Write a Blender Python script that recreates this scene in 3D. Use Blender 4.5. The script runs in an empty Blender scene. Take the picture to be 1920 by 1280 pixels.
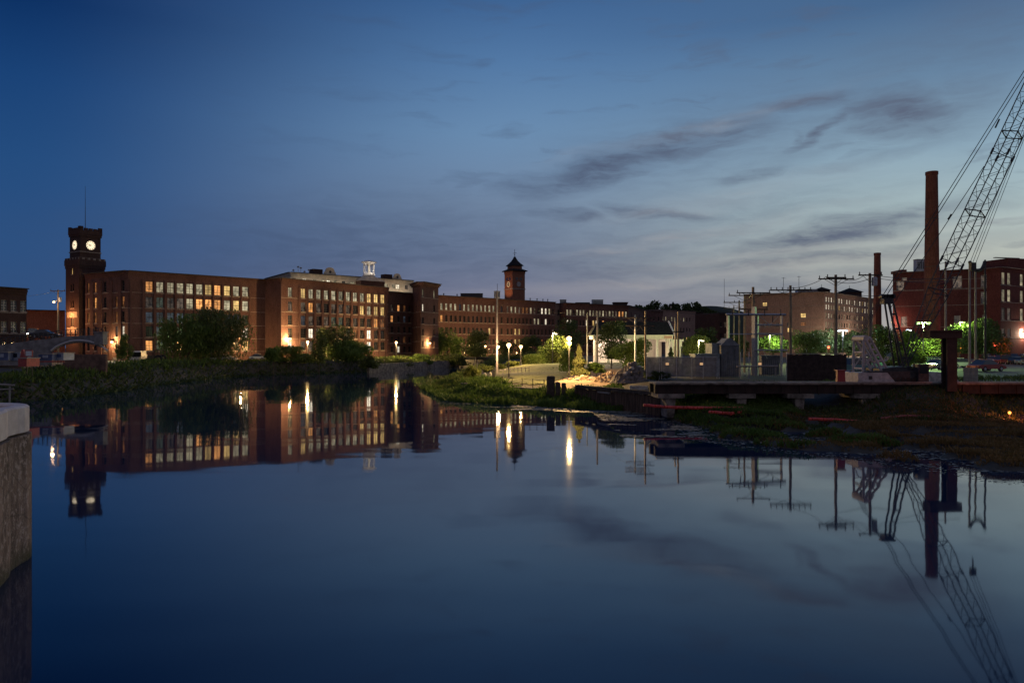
import bpy, math, random
import numpy as np
from mathutils import Vector, Matrix
random.seed(7); RNG = np.random.default_rng(7)
S = bpy.context.scene
COL = S.collection
R = math.radians
# ------------------------------------------------------------------ camera
F, CX, HY, H = 1400.0, 960.0, 652.0, 6.0
cam_d = bpy.data.cameras.new('camera'); cam = bpy.data.objects.new('camera', cam_d); COL.objects.link(cam)
cam.location = (0, 0, H); cam.rotation_euler = (R(90), 0, 0)
cam_d.sensor_width = 36; cam_d.lens = F / 1920 * 36; cam_d.shift_y = (HY - 640) / 1920
cam_d.clip_start = 0.2; cam_d.clip_end = 6000
S.camera = cam
S.view_settings.view_transform = 'Standard'; S.view_settings.look = 'None'
S.view_settings.exposure = 0.0; S.view_settings.gamma = 1.0
S.render.engine = 'CYCLES'
S.cycles.use_denoising = True
S.cycles.max_bounces = 6; S.cycles.diffuse_bounces = 2; S.cycles.glossy_bounces = 4; S.cycles.transmission_bounces = 4
S.cycles.transparent_max_bounces = 6; S.cycles.sample_clamp_indirect = 3.0

def lin(c):
    return tuple((v / 255 / 12.92) if v / 255 <= 0.04045 else ((v / 255 + 0.055) / 1.055) ** 2.4 for v in c)
def at(px, D):            # plan point seen in photo column px at depth D
    return ((px - CX) / F * D, D)
def zat(y, D):            # height seen in photo row y at depth D
    return H - (y - HY) / F * D

# ------------------------------------------------------------------ world: dusk sky, afterglow to the right, thin cloud
W = bpy.data.worlds.new('World'); S.world = W; W.use_nodes = True
nt = W.node_tree; N = nt.nodes; L = nt.links; N.clear()
def node(tree, t, **kw):
    n = tree.nodes.new(t)
    for k, v in kw.items(): setattr(n, k, v)
    return n
def math_(op, a, b=0.0, tree=nt):
    n = node(tree, 'ShaderNodeMath', operation=op)
    for i, v in enumerate((a, b)):
        if isinstance(v, (int, float)): n.inputs[i].default_value = v
        else: tree.links.new(v, n.inputs[i])
    return n.outputs[0]
def smooth(x, a, b, lo=0.0, hi=1.0, tree=nt, kind='SMOOTHSTEP'):
    n = node(tree, 'ShaderNodeMapRange', interpolation_type=kind); tree.links.new(x, n.inputs[0])
    for i, v in zip((1, 2, 3, 4), (a, b, lo, hi)): n.inputs[i].default_value = v
    return n.outputs[0]
def mixc(f, a, b, tree=nt, mode='MIX'):
    n = node(tree, 'ShaderNodeMix', data_type='RGBA', blend_type=mode)
    for i, v in ((0, f), (6, a), (7, b)):
        if isinstance(v, (int, float)): n.inputs[i].default_value = v
        elif isinstance(v, tuple): n.inputs[i].default_value = (*v[:3], 1)
        else: tree.links.new(v, n.inputs[i])
    return n.outputs[2]
tc = node(nt, 'ShaderNodeTexCoord'); sep = node(nt, 'ShaderNodeSeparateXYZ'); L.new(tc.outputs['Generated'], sep.inputs[0])
az = math_('ARCTAN2', sep.outputs[0], sep.outputs[1]); el = math_('ARCSINE', sep.outputs[2])
def azel(px, y):
    a = math.atan((px - CX) / F); return a, math.atan((HY - y) / F * math.cos(a))
def ramp(cols, px):
    n = node(nt, 'ShaderNodeValToRGB'); r = n.color_ramp; r.interpolation = 'B_SPLINE' if False else 'EASE'
    pts = sorted((azel(px, y)[1] / 1.2, c) for y, c in cols)
    zen = lin((62, 86, 132)); pts.append((0.80, None))
    r.elements[0].position = max(0, pts[0][0]); r.elements[0].color = (*lin(pts[0][1]), 1)
    r.elements[1].position = 0.80; r.elements[1].color = (*zen, 1)
    for p, c in pts[1:-1]:
        e = r.elements.new(p); e.color = (*lin(c), 1)
    r.interpolation = 'LINEAR'
    L.new(math_('DIVIDE', el, 1.2), n.inputs[0]); return n.outputs[0]
cL = ramp([(650, (54, 80, 120)), (560, (50, 80, 124)), (450, (44, 80, 128)), (300, (36, 76, 126)), (150, (26, 66, 118)), (0, (12, 48, 98))], 100)
cM = ramp([(650, (138, 132, 144)), (560, (126, 128, 148)), (480, (114, 128, 154)), (380, (116, 138, 166)), (250, (106, 140, 176)), (120, (84, 122, 166)), (0, (62, 100, 148))], 960)
cR = ramp([(650, (168, 160, 154)), (560, (164, 164, 164)), (480, (182, 188, 180)), (380, (168, 188, 192)), (280, (142, 170, 188)), (150, (106, 138, 168)), (0, (72, 104, 142))], 1700)
fa = smooth(az, azel(0, 0)[0] * 1.0, azel(1020, 0)[0]); fb = smooth(az, azel(880, 0)[0], azel(1720, 0)[0])
sky = mixc(fb, mixc(fa, cL, cM), cR)
far = smooth(math_('ABSOLUTE', az), R(55), R(125))
sky = mixc(far, sky, lin((108, 106, 122)))
# cloud: streaks in direction space, warped by noise
cv = node(nt, 'ShaderNodeCombineXYZ'); L.new(az, cv.inputs[0]); L.new(el, cv.inputs[1])
def noise3(vec, scale, detail, sc=(1, 1, 1), loc=(0, 0, 0), rot=0, tree=nt, out=0, rough=0.55):
    m = node(tree, 'ShaderNodeMapping'); m.inputs[3].default_value = sc; m.inputs[1].default_value = loc; m.inputs[2].default_value = (0, 0, rot)
    tree.links.new(vec, m.inputs[0]); n = node(tree, 'ShaderNodeTexNoise'); n.inputs['Scale'].default_value = scale
    n.inputs['Detail'].default_value = detail; n.inputs['Roughness'].default_value = rough
    tree.links.new(m.outputs[0], n.inputs[0]); return n.outputs[out]
warp = node(nt, 'ShaderNodeVectorMath', operation='SUBTRACT'); L.new(noise3(cv.outputs[0], 9, 4, (1, 2.4, 1), out=1), warp.inputs[0]); warp.inputs[1].default_value = (0.5, 0.5, 0.5)
wsc = node(nt, 'ShaderNodeVectorMath', operation='MULTIPLY'); L.new(warp.outputs[0], wsc.inputs[0]); wsc.inputs[1].default_value = (0.10, 0.028, 0)
wv = node(nt, 'ShaderNodeVectorMath', operation='ADD'); L.new(cv.outputs[0], wv.inputs[0]); L.new(wsc.outputs[0], wv.inputs[1])
def blobs(lst):
    tot = None
    for px, y, rx, ry, rot, st in lst:
        a, e = azel(px, y); k = math.cos(a) ** 2 / F
        m = node(nt, 'ShaderNodeMapping', vector_type='TEXTURE'); m.inputs[1].default_value = (a, e, 0)
        m.inputs[2].default_value = (0, 0, R(rot)); m.inputs[3].default_value = (rx * k * 1.1, ry * k * 1.5, 1)
        L.new(wv.outputs[0], m.inputs[0]); ln = node(nt, 'ShaderNodeVectorMath', operation='LENGTH'); L.new(m.outputs[0], ln.inputs[0])
        v = smooth(ln.outputs['Value'], 1.45, 0.1, 0, st)
        tot = v if tot is None else math_('MAXIMUM', tot, v)
    return tot
dark = blobs([(1130, 318, 150, 24, 15, 1.0), (1290, 264, 190, 27, 9, 1.0), (1050, 345, 150, 24, 8, .7), (1520, 196, 130, 13, -3, .9), (1690, 215, 150, 38, -12, 1.0), (1530, 248, 95, 12, 26, 1.0), (1480, 262, 24, 14, 30, .8), (1800, 200, 120, 60, 20, .5),
              (1060, 405, 75, 11, 0, .9), (1215, 396, 120, 12, -8, .85), (1420, 328, 95, 11, 4, .7), (1570, 436, 250, 26, 8, 1.0), (1480, 490, 330, 15, 4, .75),
              (1620, 300, 200, 12, 8, .4), (1150, 470, 220, 10, 2, .5), (1600, 548, 300, 9, 2, .6), (1850, 70, 260, 90, 20, .35), (760, 430, 300, 40, 5, .35),
              (420, 430, 350, 45, 3, .25), (1230, 575, 300, 12, 3, .6), (1720, 470, 120, 10, 0, .5), (900, 560, 260, 14, 0, .4), (1300, 425, 430, 55, 6, .42), (1500, 535, 420, 36, 0, .55), (1080, 500, 380, 38, 0, .55), (1380, 270, 400, 75, 8, .42), (700, 470, 420, 80, 4, .55), (1000, 420, 300, 40, 5, .35), (1700, 130, 300, 60, 15, .3)])
fib = smooth(noise3(wv.outputs[0], 14, 6, (1, 5.5, 1), rot=R(-8), rough=.62), .34, .68)
fib2 = smooth(noise3(wv.outputs[0], 8, 5, (1, 6, 1), loc=(3, 1, 0), rot=R(-5)), .5, .74)
right_w = smooth(az, -0.6, 0.2)
dk = math_('MULTIPLY', dark, math_('ADD', math_('MULTIPLY', fib, .45), .55))
dk = math_('MAXIMUM', dk, math_('MULTIPLY', math_('MULTIPLY', fib2, right_w), .42))
ccol = mixc(smooth(az, -.3, .45), lin((60, 76, 106)), lin((90, 99, 120)))
sky = mixc(math_('MULTIPLY', dk, .95), sky, ccol)
lt = blobs([(1120, 536, 260, 9, 3, .7), (1380, 512, 330, 9, 5, .75), (1500, 470, 300, 8, 5, .6), (1300, 440, 300, 9, 8, .4), (1700, 520, 200, 10, 0, .5), (1350, 370, 260, 14, 8, .35), (1280, 250, 260, 10, 10, .25)])
sky = mixc(math_('MULTIPLY', lt, math_('ADD', math_('MULTIPLY', fib2, .6), .25)), sky, lin((176, 168, 166)))
bg = node(nt, 'ShaderNodeBackground'); L.new(sky, bg.inputs[0]); bg.inputs[1].default_value = 1.0
wo = node(nt, 'ShaderNodeOutputWorld'); L.new(bg.outputs[0], wo.inputs[0])
W.cycles.sampling_method = 'MANUAL'; W.cycles.sample_map_resolution = 512

# ------------------------------------------------------------------ materials
MATS = {}
def mat(name, col=(.5, .5, .5), rough=.8, metal=0.0, var=0.0, vscale=1.0, col2=None, bump=0.0, bscale=20.0, emit=None, estr=0.0, spec=.5, vstretch=(1, 1, 1), coord='Object'):
    if name in MATS: return MATS[name]
    m = bpy.data.materials.new(name); m.use_nodes = True; t = m.node_tree; b = t.nodes['Principled BSDF']
    b.inputs['Base Color'].default_value = (*col, 1); b.inputs['Roughness'].default_value = rough; b.inputs['Metallic'].default_value = metal
    b.inputs['Specular IOR Level'].default_value = spec
    if var or col2 or bump:
        c = node(t, 'ShaderNodeTexCoord').outputs[coord]
        if var or col2:
            n = noise3(c, vscale, 6, vstretch, tree=t, rough=.65)
            lo = tuple(v * (1 - var) for v in col); hi = col2 or tuple(min(1, v * (1 + var)) for v in col)
            t.links.new(mixc(smooth(n, .34, .66, tree=t), lo, hi, tree=t), b.inputs['Base Color'])
        if bump:
            bn = node(t, 'ShaderNodeBump'); bn.inputs['Strength'].default_value = 1; bn.inputs['Distance'].default_value = bump
            t.links.new(noise3(c, bscale, 5, tree=t), bn.inputs['Height']); t.links.new(bn.outputs[0], b.inputs['Normal'])
    if emit:
        b.inputs['Emission Color'].default_value = (*emit, 1); b.inputs['Emission Strength'].default_value = estr
    MATS[name] = m; return m
def brick(name, c1, c2, mortar, s=1.0, stain=.5):
    m = bpy.data.materials.new(name); m.use_nodes = True; t = m.node_tree; b = t.nodes['Principled BSDF']
    tc = node(t, 'ShaderNodeTexCoord').outputs['Object']; sp = node(t, 'ShaderNodeSeparateXYZ'); t.links.new(tc, sp.inputs[0])
    cb = node(t, 'ShaderNodeCombineXYZ'); t.links.new(math_('ADD', sp.outputs[0], sp.outputs[1], tree=t), cb.inputs[0]); t.links.new(sp.outputs[2], cb.inputs[1])
    bk = node(t, 'ShaderNodeTexBrick'); t.links.new(cb.outputs[0], bk.inputs[0])
    for k, v in (('Color1', c1), ('Color2', c2), ('Mortar', mortar)): bk.inputs[k].default_value = (*v, 1)
    for k, v in (('Scale', 1), ('Mortar Size', .008), ('Brick Width', .34 * s), ('Row Height', .12 * s), ('Bias', 0)): bk.inputs[k].default_value = v
    n1 = noise3(tc, .35, 7, (1, 1, .6), tree=t, rough=.7); n2 = noise3(tc, 2.6, 6, (1, 1, .35), loc=(5, 2, 1), tree=t, rough=.7)
    c = mixc(smooth(n1, .35, .7, 0, stain, tree=t), bk.outputs[0], tuple(v * .38 for v in c1), tree=t)
    c = mixc(smooth(n2, .42, .66, 0, .75, tree=t), c, tuple(min(1, v * 1.55) for v in c2), tree=t)
    n3 = noise3(tc, 5.5, 4, (1, 1, .8), loc=(1, 7, 3), tree=t, rough=.8)
    c = mixc(smooth(n3, .45, .62, 0, .7, tree=t), c, tuple(v * .4 for v in c1), tree=t)
    t.links.new(c, b.inputs['Base Color']); b.inputs['Roughness'].default_value = .9; b.inputs['Specular IOR Level'].default_value = .2
    MATS[name] = m; return m
BR = brick('brick_mill', (.140, .062, .054), (.100, .050, .046), (.22, .17, .15), stain=.7)
BRD = brick('brick_tower', (.085, .042, .036), (.06, .034, .03), (.09, .075, .07))
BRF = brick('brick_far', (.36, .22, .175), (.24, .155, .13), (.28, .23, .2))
BRR = brick('brick_red', (.17, .048, .042), (.12, .04, .036), (.15, .08, .07))
BRC = brick('brick_chimney', (.20, .06, .045), (.13, .048, .04), (.16, .12, .1), stain=.7)
STONE = mat('sandstone', (.24, .19, .165), .85, var=.35, vscale=2)
ROOFM = mat('tar_roof', (.05, .045, .05), .9, var=.4, vscale=.4)
SLATE = mat('slate_roof', (.022, .022, .024), .95, spec=.1, var=.4, vscale=3)
FRAME = mat('dark_window_frame', (.045, .035, .03), .6)
PALEF = mat('pale_window_frame', (.45, .43, .4), .6)
CREAM = mat('cream_render', (.55, .47, .36), .8, var=.2, vscale=.7)
WHITEP = mat('white_paint', (.72, .7, .68), .55, var=.1, vscale=3)
CONC = mat('concrete', (.36, .34, .31), .85, var=.35, vscale=2.5, bump=.01)
CONCD = mat('stained_concrete', (.20, .17, .145), .9, var=.55, vscale=1.3, bump=.03, bscale=6)
STEEL = mat('galvanised_steel', (.36, .37, .40), .5, metal=.5, var=.2, vscale=5)
DSTEEL = mat('dark_steel', (.045, .042, .045), .55, metal=.3, var=.4, vscale=4)
RUST = mat('rusty_steel', (.022, .014, .012), .85, col2=(.05, .028, .022), vscale=1.5)
WOODP = mat('weathered_pole', (.17, .14, .11), .9, var=.4, vscale=3, vstretch=(1, 1, .2))
PALEP = mat('pale_pole', (.27, .245, .22), .8, var=.2, vscale=3)
DWOOD = mat('dark_timber', (.06, .045, .035), .9, var=.5, vscale=2)
RUBBER = mat('tyre_rubber', (.015, .015, .016), .7)
WIRE = mat('wire', (.02, .02, .022), .6)
GLASSD = mat('car_glass', (.012, .015, .02), .08, spec=.8)
def pane_mat(name, col, s, low=.25, rnd=.5):
    m = bpy.data.materials.new(name); m.use_nodes = True; t = m.node_tree; b = t.nodes['Principled BSDF']
    b.inputs['Base Color'].default_value = (.02, .024, .03, 1); b.inputs['Roughness'].default_value = .12
    b.inputs['Specular IOR Level'].default_value = .8
    if s:
        oi = node(t, 'ShaderNodeObjectInfo'); tc = node(t, 'ShaderNodeTexCoord').outputs['Object']
        ad = node(t, 'ShaderNodeVectorMath', operation='ADD'); t.links.new(tc, ad.inputs[0]); 
        mu = node(t, 'ShaderNodeVectorMath', operation='SCALE'); mu.inputs[0].default_value = (91, 57, 33); t.links.new(oi.outputs['Random'], mu.inputs[3]); t.links.new(mu.outputs[0], ad.inputs[1])
        n = noise3(ad.outputs[0], 1.1, 3, (1, 1, .7), tree=t); f = smooth(n, .35, .62, low, 1.0, tree=t)
        rr = smooth(oi.outputs['Random'], 0, 1, s * (1 - rnd), s * (1 + rnd), tree=t, kind='LINEAR')
        t.links.new(math_('MULTIPLY', f, rr, tree=t), b.inputs['Emission Strength']); b.inputs['Emission Color'].default_value = (*col, 1)
    MATS[name] = m; return m
PANE = {'d': pane_mat('glass_dark', (0, 0, 0), 0), 'b': pane_mat('glass_dim_blue', (.35, .45, .62), .085, .3),
        'p': pane_mat('glass_pale_lit', (.84, .72, .45), .60, .3, .4), 'y': pane_mat('glass_yellow_lit', (1, .64, .22), 1.0, .45, .3),
        'w': pane_mat('glass_warm_lit', (1, .42, .12), 1.1, .4, .3), 'W': pane_mat('glass_white_lit', (1, .88, .66), 1.5, .6, .2),
        'o': pane_mat('glass_orange_dim', (1, .38, .12), .3, .2, .5), 'g': pane_mat('glass_dim_green', (.45, .6, .42), .12, .2, .4),
        'm': pane_mat('glass_dim_interior', (.75, .55, .4), .16, .02, .6)}

# ------------------------------------------------------------------ mesh builder
class MB:
    def __init__(s): s.v = []; s.f = []; s.m = []; s.mats = []
    def mi(s, m):
        if m not in s.mats: s.mats.append(m)
        return s.mats.index(m)
    def poly(s, pts, m):
        i = len(s.v); s.v += [tuple(p) for p in pts]; s.f.append(tuple(range(i, i + len(pts)))); s.m.append(s.mi(m))
    def prism(s, pts, z0, z1, m, top=None, bottom=True):      # pts CCW plan outline
        n = len(pts)
        tp = top or pts
        i = len(s.v); s.v += [(p[0], p[1], z0) for p in pts] + [(p[0], p[1], z1) for p in tp]
        k = s.mi(m)
        for a in range(n):
            b = (a + 1) % n; s.f.append((i + a, i + b, i + n + b, i + n + a)); s.m.append(k)
        s.f.append(tuple(i + n + a for a in range(n))); s.m.append(k)
        if bottom: s.f.append(tuple(i + a for a in reversed(range(n)))); s.m.append(k)
    def box(s, x0, x1, y0, y1, z0, z1, m): s.prism([(x0, y0), (x1, y0), (x1, y1), (x0, y1)], z0, z1, m)
    def obox(s, p, q, w, z0, z1, m):                          # box along plan line p-q of width w centred
        d = Vector((q[0] - p[0], q[1] - p[1])); d.normalize(); n = Vector((-d.y, d.x)) * w / 2
        s.prism([(p[0] - n.x, p[1] - n.y), (q[0] - n.x, q[1] - n.y), (q[0] + n.x, q[1] + n.y), (p[0] + n.x, p[1] + n.y)], z0, z1, m)
    def bar(s, a, b, r, m, seg=6, r2=None, cap=True):
        a, b = Vector(a), Vector(b); d = b - a
        if d.length < 1e-6: return
        u = d.orthogonal().normalized(); w = d.normalized().cross(u); r2 = r if r2 is None else r2
        i = len(s.v); k = s.mi(m)
        for c, rr in ((a, r), (b, r2)):
            for j in range(seg):
                t = 2 * math.pi * (j + .5) / seg; s.v.append(tuple(c + (u * math.cos(t) + w * math.sin(t)) * rr))
        for j in range(seg):
            q = (j + 1) % seg; s.f.append((i + j, i + q, i + seg + q, i + seg + j)); s.m.append(k)
        if cap:
            s.f.append(tuple(i + j for j in reversed(range(seg)))); s.m.append(k)
            s.f.append(tuple(i + seg + j for j in range(seg))); s.m.append(k)
    def path(s, pts, r, m, seg=6):
        for a, b in zip(pts, pts[1:]): s.bar(a, b, r, m, seg)
    def lathe(s, c, prof, m, seg=12):                          # prof [(r,z)]
        i = len(s.v); k = s.mi(m); n = len(prof)
        for r, z in prof:
            for j in range(seg):
                t = 2 * math.pi * j / seg; s.v.append((c[0] + r * math.cos(t), c[1] + r * math.sin(t), c[2] + z))
        for a in range(n - 1):
            for j in range(seg):
                q = (j + 1) % seg; s.f.append((i + a * seg + j, i + a * seg + q, i + (a + 1) * seg + q, i + (a + 1) * seg + j)); s.m.append(k)
        s.f.append(tuple(i + j for j in reversed(range(seg)))); s.m.append(k)
        s.f.append(tuple(i + (n - 1) * seg + j for j in range(seg))); s.m.append(k)
    def mesh(s, name):
        me = bpy.data.meshes.new(name); me.from_pydata(s.v, [], s.f)
        for m in s.mats: me.materials.append(m)
        me.polygons.foreach_set('material_index', s.m); me.update(); return me
    def build(s, name, parent=None, loc=None, smooth=False):
        me = s.mesh(name)
        if smooth: me.polygons.foreach_set('use_smooth', [True] * len(me.polygons))
        o = bpy.data.objects.new(name, me); COL.objects.link(o)
        if parent is not None:
            o.parent = parent; off = Vector(parent.get('org', (0, 0, 0)))
            if loc is None: me.transform(Matrix.Translation(-off))      # built in world coordinates
            else: o.location = loc
        elif loc is not None: o.location = loc
        return o
def tag(o, label=None, cat=None, group=None, kind=None):
    if label: o['label'] = label
    if cat: o['category'] = cat
    if group: o['group'] = group
    if kind: o['kind'] = kind
    return o
def thing(name, loc, label, cat, group=None):      # Empty at the base; children built in world coordinates and shifted by 'org'
    o = bpy.data.objects.new(name, None); COL.objects.link(o); o.location = loc; o['org'] = tuple(float(v) for v in loc)
    o.empty_display_size = .5
    return tag(o, label, cat, group)
def single(name, mb, base, label, cat, group=None, smooth=False):   # one-mesh thing, origin at base
    me = mb.mesh(name); me.transform(Matrix.Translation(-Vector(base)))
    if smooth: me.polygons.foreach_set('use_smooth', [True] * len(me.polygons))
    o = bpy.data.objects.new(name, me); COL.objects.link(o); o.location = base
    return tag(o, label, cat, group)
def put(name, me, parent, world, rz=0, scale=None):   # shared mesh as a child
    o = bpy.data.objects.new(name, me); COL.objects.link(o); o.parent = parent
    o.location = Vector(world) - Vector(parent.get('org', (0, 0, 0))); o.rotation_euler = (0, 0, rz)
    if scale: o.scale = scale
    return o
def light(name, loc, power, col, parent=None, size=.25, kind='POINT', spot=None, target=None):
    d = bpy.data.lights.new(name, kind); d.energy = power; d.color = col; d.shadow_soft_size = size
    o = bpy.data.objects.new(name, d); COL.objects.link(o)
    if kind == 'SPOT': d.spot_size = spot; d.spot_blend = .6
    if parent is not None: o.parent = parent; o.location = Vector(loc) - Vector(parent.get('org', (0, 0, 0)))
    else: o.location = loc
    if target is not None: o.rotation_euler = (Vector(target) - Vector(loc)).to_track_quat('-Z', 'Y').to_euler()
    return o

# ------------------------------------------------------------------ terrain and river
WATER = [(-120, -40), (-120, 60)] + [at(*p) for p in ((-150, 76), (0, 81), (110, 87), (200, 99), (300, 121), (400, 145), (480, 162), (600, 175), (700, 186), (780, 212), (870, 240), (975, 236),
         (905, 210), (878, 178), (845, 145), (803, 112), (850, 85), (930, 81), (1000, 78), (1090, 74), (1150, 73), (1235, 66), (1260, 60), (1300, 57), (1330, 49), (1420, 45), (1560, 42), (1700, 38.5), (1920, 33.5))] + [(31, 26), (46, 12), (60, -40)]
WP = np.array(WATER)
def sdist(X, Y):          # signed distance to the water polygon, positive on land
    d = np.full(X.shape, 1e9); inside = np.zeros(X.shape, bool)
    for (ax, ay), (bx, by) in zip(WATER, WATER[1:] + WATER[:1]):
        ex, ey = bx - ax, by - ay; t = np.clip(((X - ax) * ex + (Y - ay) * ey) / (ex * ex + ey * ey), 0, 1)
        d = np.minimum(d, np.hypot(X - ax - t * ex, Y - ay - t * ey))
        c = ((ay > Y) != (by > Y)); xx = ax + (Y - ay) * ex / (ey if abs(ey) > 1e-9 else 1e-9); inside ^= c & (X < xx)
    return np.where(inside, -d, d)
CP = [(-70, 92, 2.2), (-58, 100, 2.2), (-75, 108, 3), (-64, 132, 3), (-90, 170, 3), (-55, 180, 2.9), (-30, 215, 2.9), (-10, 260, 2.9), (20, 300, 3), (-9, 125, 1.3), (-4, 100, 1.4), (2, 98, 1.5), (-6, 160, 1.6),
      (4, 118, 1.9), (9, 96, 1.9), (12, 140, 2.9), (14, 165, 3.1), (18, 110, 2.8), (22, 90, 2.7), (30, 90, 2.7), (60, 90, 3), (80, 100, 3), (60, 160, 3), (100, 200, 3), (130, 200, 3),
      (17, 53, .30), (14, 59.5, 1.0), (20, 59.5, .9), (26, 58, .45), (22, 49, .30), (27, 45, .35), (33, 40, .28), (24, 57, .4), (38, 56, .55), (34, 65, 3.0), (20, 66, 2.4), (50, 66, 3.1), (48, 50, .5), (0, 600, 6), (100, 600, 8), (-200, 300, 4), (0, 1500, 8), (-60, 20, 2), (60, 20, 2), (-3, 88, .9), (3, 86, .9), (-8, 104, 1.0)]
CPA = np.array(CP)
def height(X, Y):
    X = np.asarray(X, float); Y = np.asarray(Y, float); sd = sdist(X, Y)
    w = 1 / ((X[..., None] - CPA[:, 0]) ** 2 + (Y[..., None] - CPA[:, 1]) ** 2 + 2) ** 2
    t = (w * CPA[:, 2]).sum(-1) / w.sum(-1)
    wid = np.where((X > 12) & (Y < 70), 1.5, 4.5)
    k = np.clip(sd / wid, 0, 1); k = k * k * (3 - 2 * k)
    ms = (X > 9.5) & (Y < 60.5) & (sd > 0)
    lm = np.sin(X * .33 + 1.9 * np.sin(Y * .45)) * np.sin(Y * .85 + 1.3 * np.sin(X * .4)) + .55 * np.sin(X * .8 + Y * 1.7)
    mf = np.clip((lm + np.where(X < 24, -.12, .30)) / .4, 0, 1) * np.clip((60.5 - Y) / 3, 0, 1) + np.clip((Y - 57.5) / 3, 0, 1) + np.clip((X - 36) / 8, 0, 1); mf = np.clip(mf, 0, 1)
    n = .10 * np.sin(X * .9 + 1.3 * np.sin(Y * .5)) * np.sin(Y * .7 + X * .2) * np.clip(sd, 0, 1)
    z = -.35 + (t + .35) * k + n * np.clip(1 - sd / 30, .15, 1)
    z = np.where(ms, -.22 + (z + .22) * mf, z)
    return np.where(sd < 0, -1.2, z)
def gz(x, y): return float(height(np.array([x]), np.array([y]))[0])
def axis(a, b, st, far_a, far_b):
    mid = list(np.arange(a, b + .01, st)); lo = []; x = a; s = st
    while x > far_a: s *= 1.35; x -= s; lo.append(x)
    hi = []; x = b; s = st
    while x < far_b: s *= 1.35; x += s; hi.append(x)
    return np.array(lo[::-1] + mid + hi)
gx = axis(-70, 75, 1.0, -3000, 3000); gy = axis(26, 190, 1.0, -300, 5000)
GX, GY = np.meshgrid(gx, gy); GZ = height(GX, GY)
def grid_mesh(name, GX, GY, GZ, mats):
    ny, nx = GX.shape; me = bpy.data.meshes.new(name)
    v = np.stack([GX, GY, GZ], -1).reshape(-1, 3); idx = np.arange(nx * ny).reshape(ny, nx)
    q = np.stack([idx[:-1, :-1], idx[:-1, 1:], idx[1:, 1:], idx[1:, :-1]], -1).reshape(-1, 4)
    me.from_pydata(v.tolist(), [], q.tolist()); me.polygons.foreach_set('use_smooth', [True] * len(me.polygons))
    for m in mats: me.materials.append(m)
    o = bpy.data.objects.new(name, me); COL.objects.link(o); return o
GM = mat('ground_soil', (.03, .027, .018), .8, col2=(.07, .058, .042), vscale=.5, bump=.06, bscale=3)
tag(grid_mesh('ground', GX, GY, GZ, [GM]), kind='structure')
wm = bpy.data.materials.new('river_water'); wm.use_nodes = True; t = wm.node_tree; b = t.nodes['Principled BSDF']
b.inputs['Base Color'].default_value = (.003, .022, .066, 1); b.inputs['Roughness'].default_value = .035; b.inputs['IOR'].default_value = 1.5
c = node(t, 'ShaderNodeTexCoord').outputs['Object']
h1 = noise3(c, 1.6, 3, (1, 1.5, 1), tree=t); h2 = noise3(c, .25, 3, (1, 1.6, 1), loc=(4, 4, 0), tree=t)
calm = smooth(noise3(c, .03, 3, (1, 2.2, 1), loc=(9, 1, 0), tree=t), .38, .62, .5, 1.25, tree=t)
hh = math_('MULTIPLY', math_('ADD', math_('MULTIPLY', h1, 1.0), math_('MULTIPLY', h2, .7), tree=t), calm, tree=t)
for n_ in t.nodes:
    pass
bn = node(t, 'ShaderNodeBump'); bn.inputs['Strength'].default_value = 1; bn.inputs['Distance'].default_value = .015
t.links.new(hh, bn.inputs['Height']); t.links.new(bn.outputs[0], b.inputs['Normal'])
MATS['river_water'] = wm
mb = MB(); mb.poly([(-400, -300, 0), (400, -300, 0), (400, 420, 0), (-400, 420, 0)], wm)
tag(mb.build('river'), kind='structure')
def sheet(name, pts, m, dz, step=3.0, label=None):       # paving / lawn sheet draped on the terrain
    P = np.array(pts); x0, y0 = P.min(0); x1, y1 = P.max(0)
    xs = np.arange(x0, x1 + step, step); ys = np.arange(y0, y1 + step, step); X, Y = np.meshgrid(xs, ys)
    def ins(x, y):
        r = False
        for (ax, ay), (bx, by) in zip(pts, pts[1:] + pts[:1]):
            if (ay > y) != (by > y) and x < ax + (y - ay) * (bx - ax) / (by - ay): r = not r
        return r
    Z = height(X, Y) + dz; mbb = MB()
    for j in range(len(ys) - 1):
        for i in range(len(xs) - 1):
            if ins((xs[i] + xs[i + 1]) / 2, (ys[j] + ys[j + 1]) / 2):
                mbb.poly([(X[a, b2], Y[a, b2], Z[a, b2]) for a, b2 in ((j, i), (j, i + 1), (j + 1, i + 1), (j + 1, i))], m)
    return tag(mbb.build(name), kind='structure')
LAWN = mat('lawn_grass', (.07, .085, .025), .95, col2=(.12, .115, .045), vscale=1.2, bump=.03, bscale=12)
ASPH = mat('asphalt', (.075, .07, .07), .75, var=.35, vscale=.5, bump=.004, bscale=60)
DIRT = mat('bare_dirt', (.20, .13, .08), .95, col2=(.32, .22, .15), vscale=1.4, bump=.12, bscale=2.2)
PAVE = mat('pale_gravel', (.26, .24, .2), .9, var=.3, vscale=1.5)
sheet('lawn', [at(925, 97), at(1030, 92), at(1075, 112), at(1080, 150), at(1010, 165), at(940, 150), at(925, 120)], LAWN, .10, 1.0)
sheet('dirt_ground', [at(1042, 84), at(1150, 84), at(1200, 100), at(1170, 122), at(1090, 122), at(1060, 104)], DIRT, .10, .8)
sheet('parking_lot', [at(1540, 95), at(1700, 80), at(2050, 72), at(2100, 205), at(1540, 200)], ASPH, .08, 2.5)
sheet('mill_yard', [at(150, 135), at(205, 128), at(300, 142), at(330, 172), at(160, 172)], PAVE, .08, 2)
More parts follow.
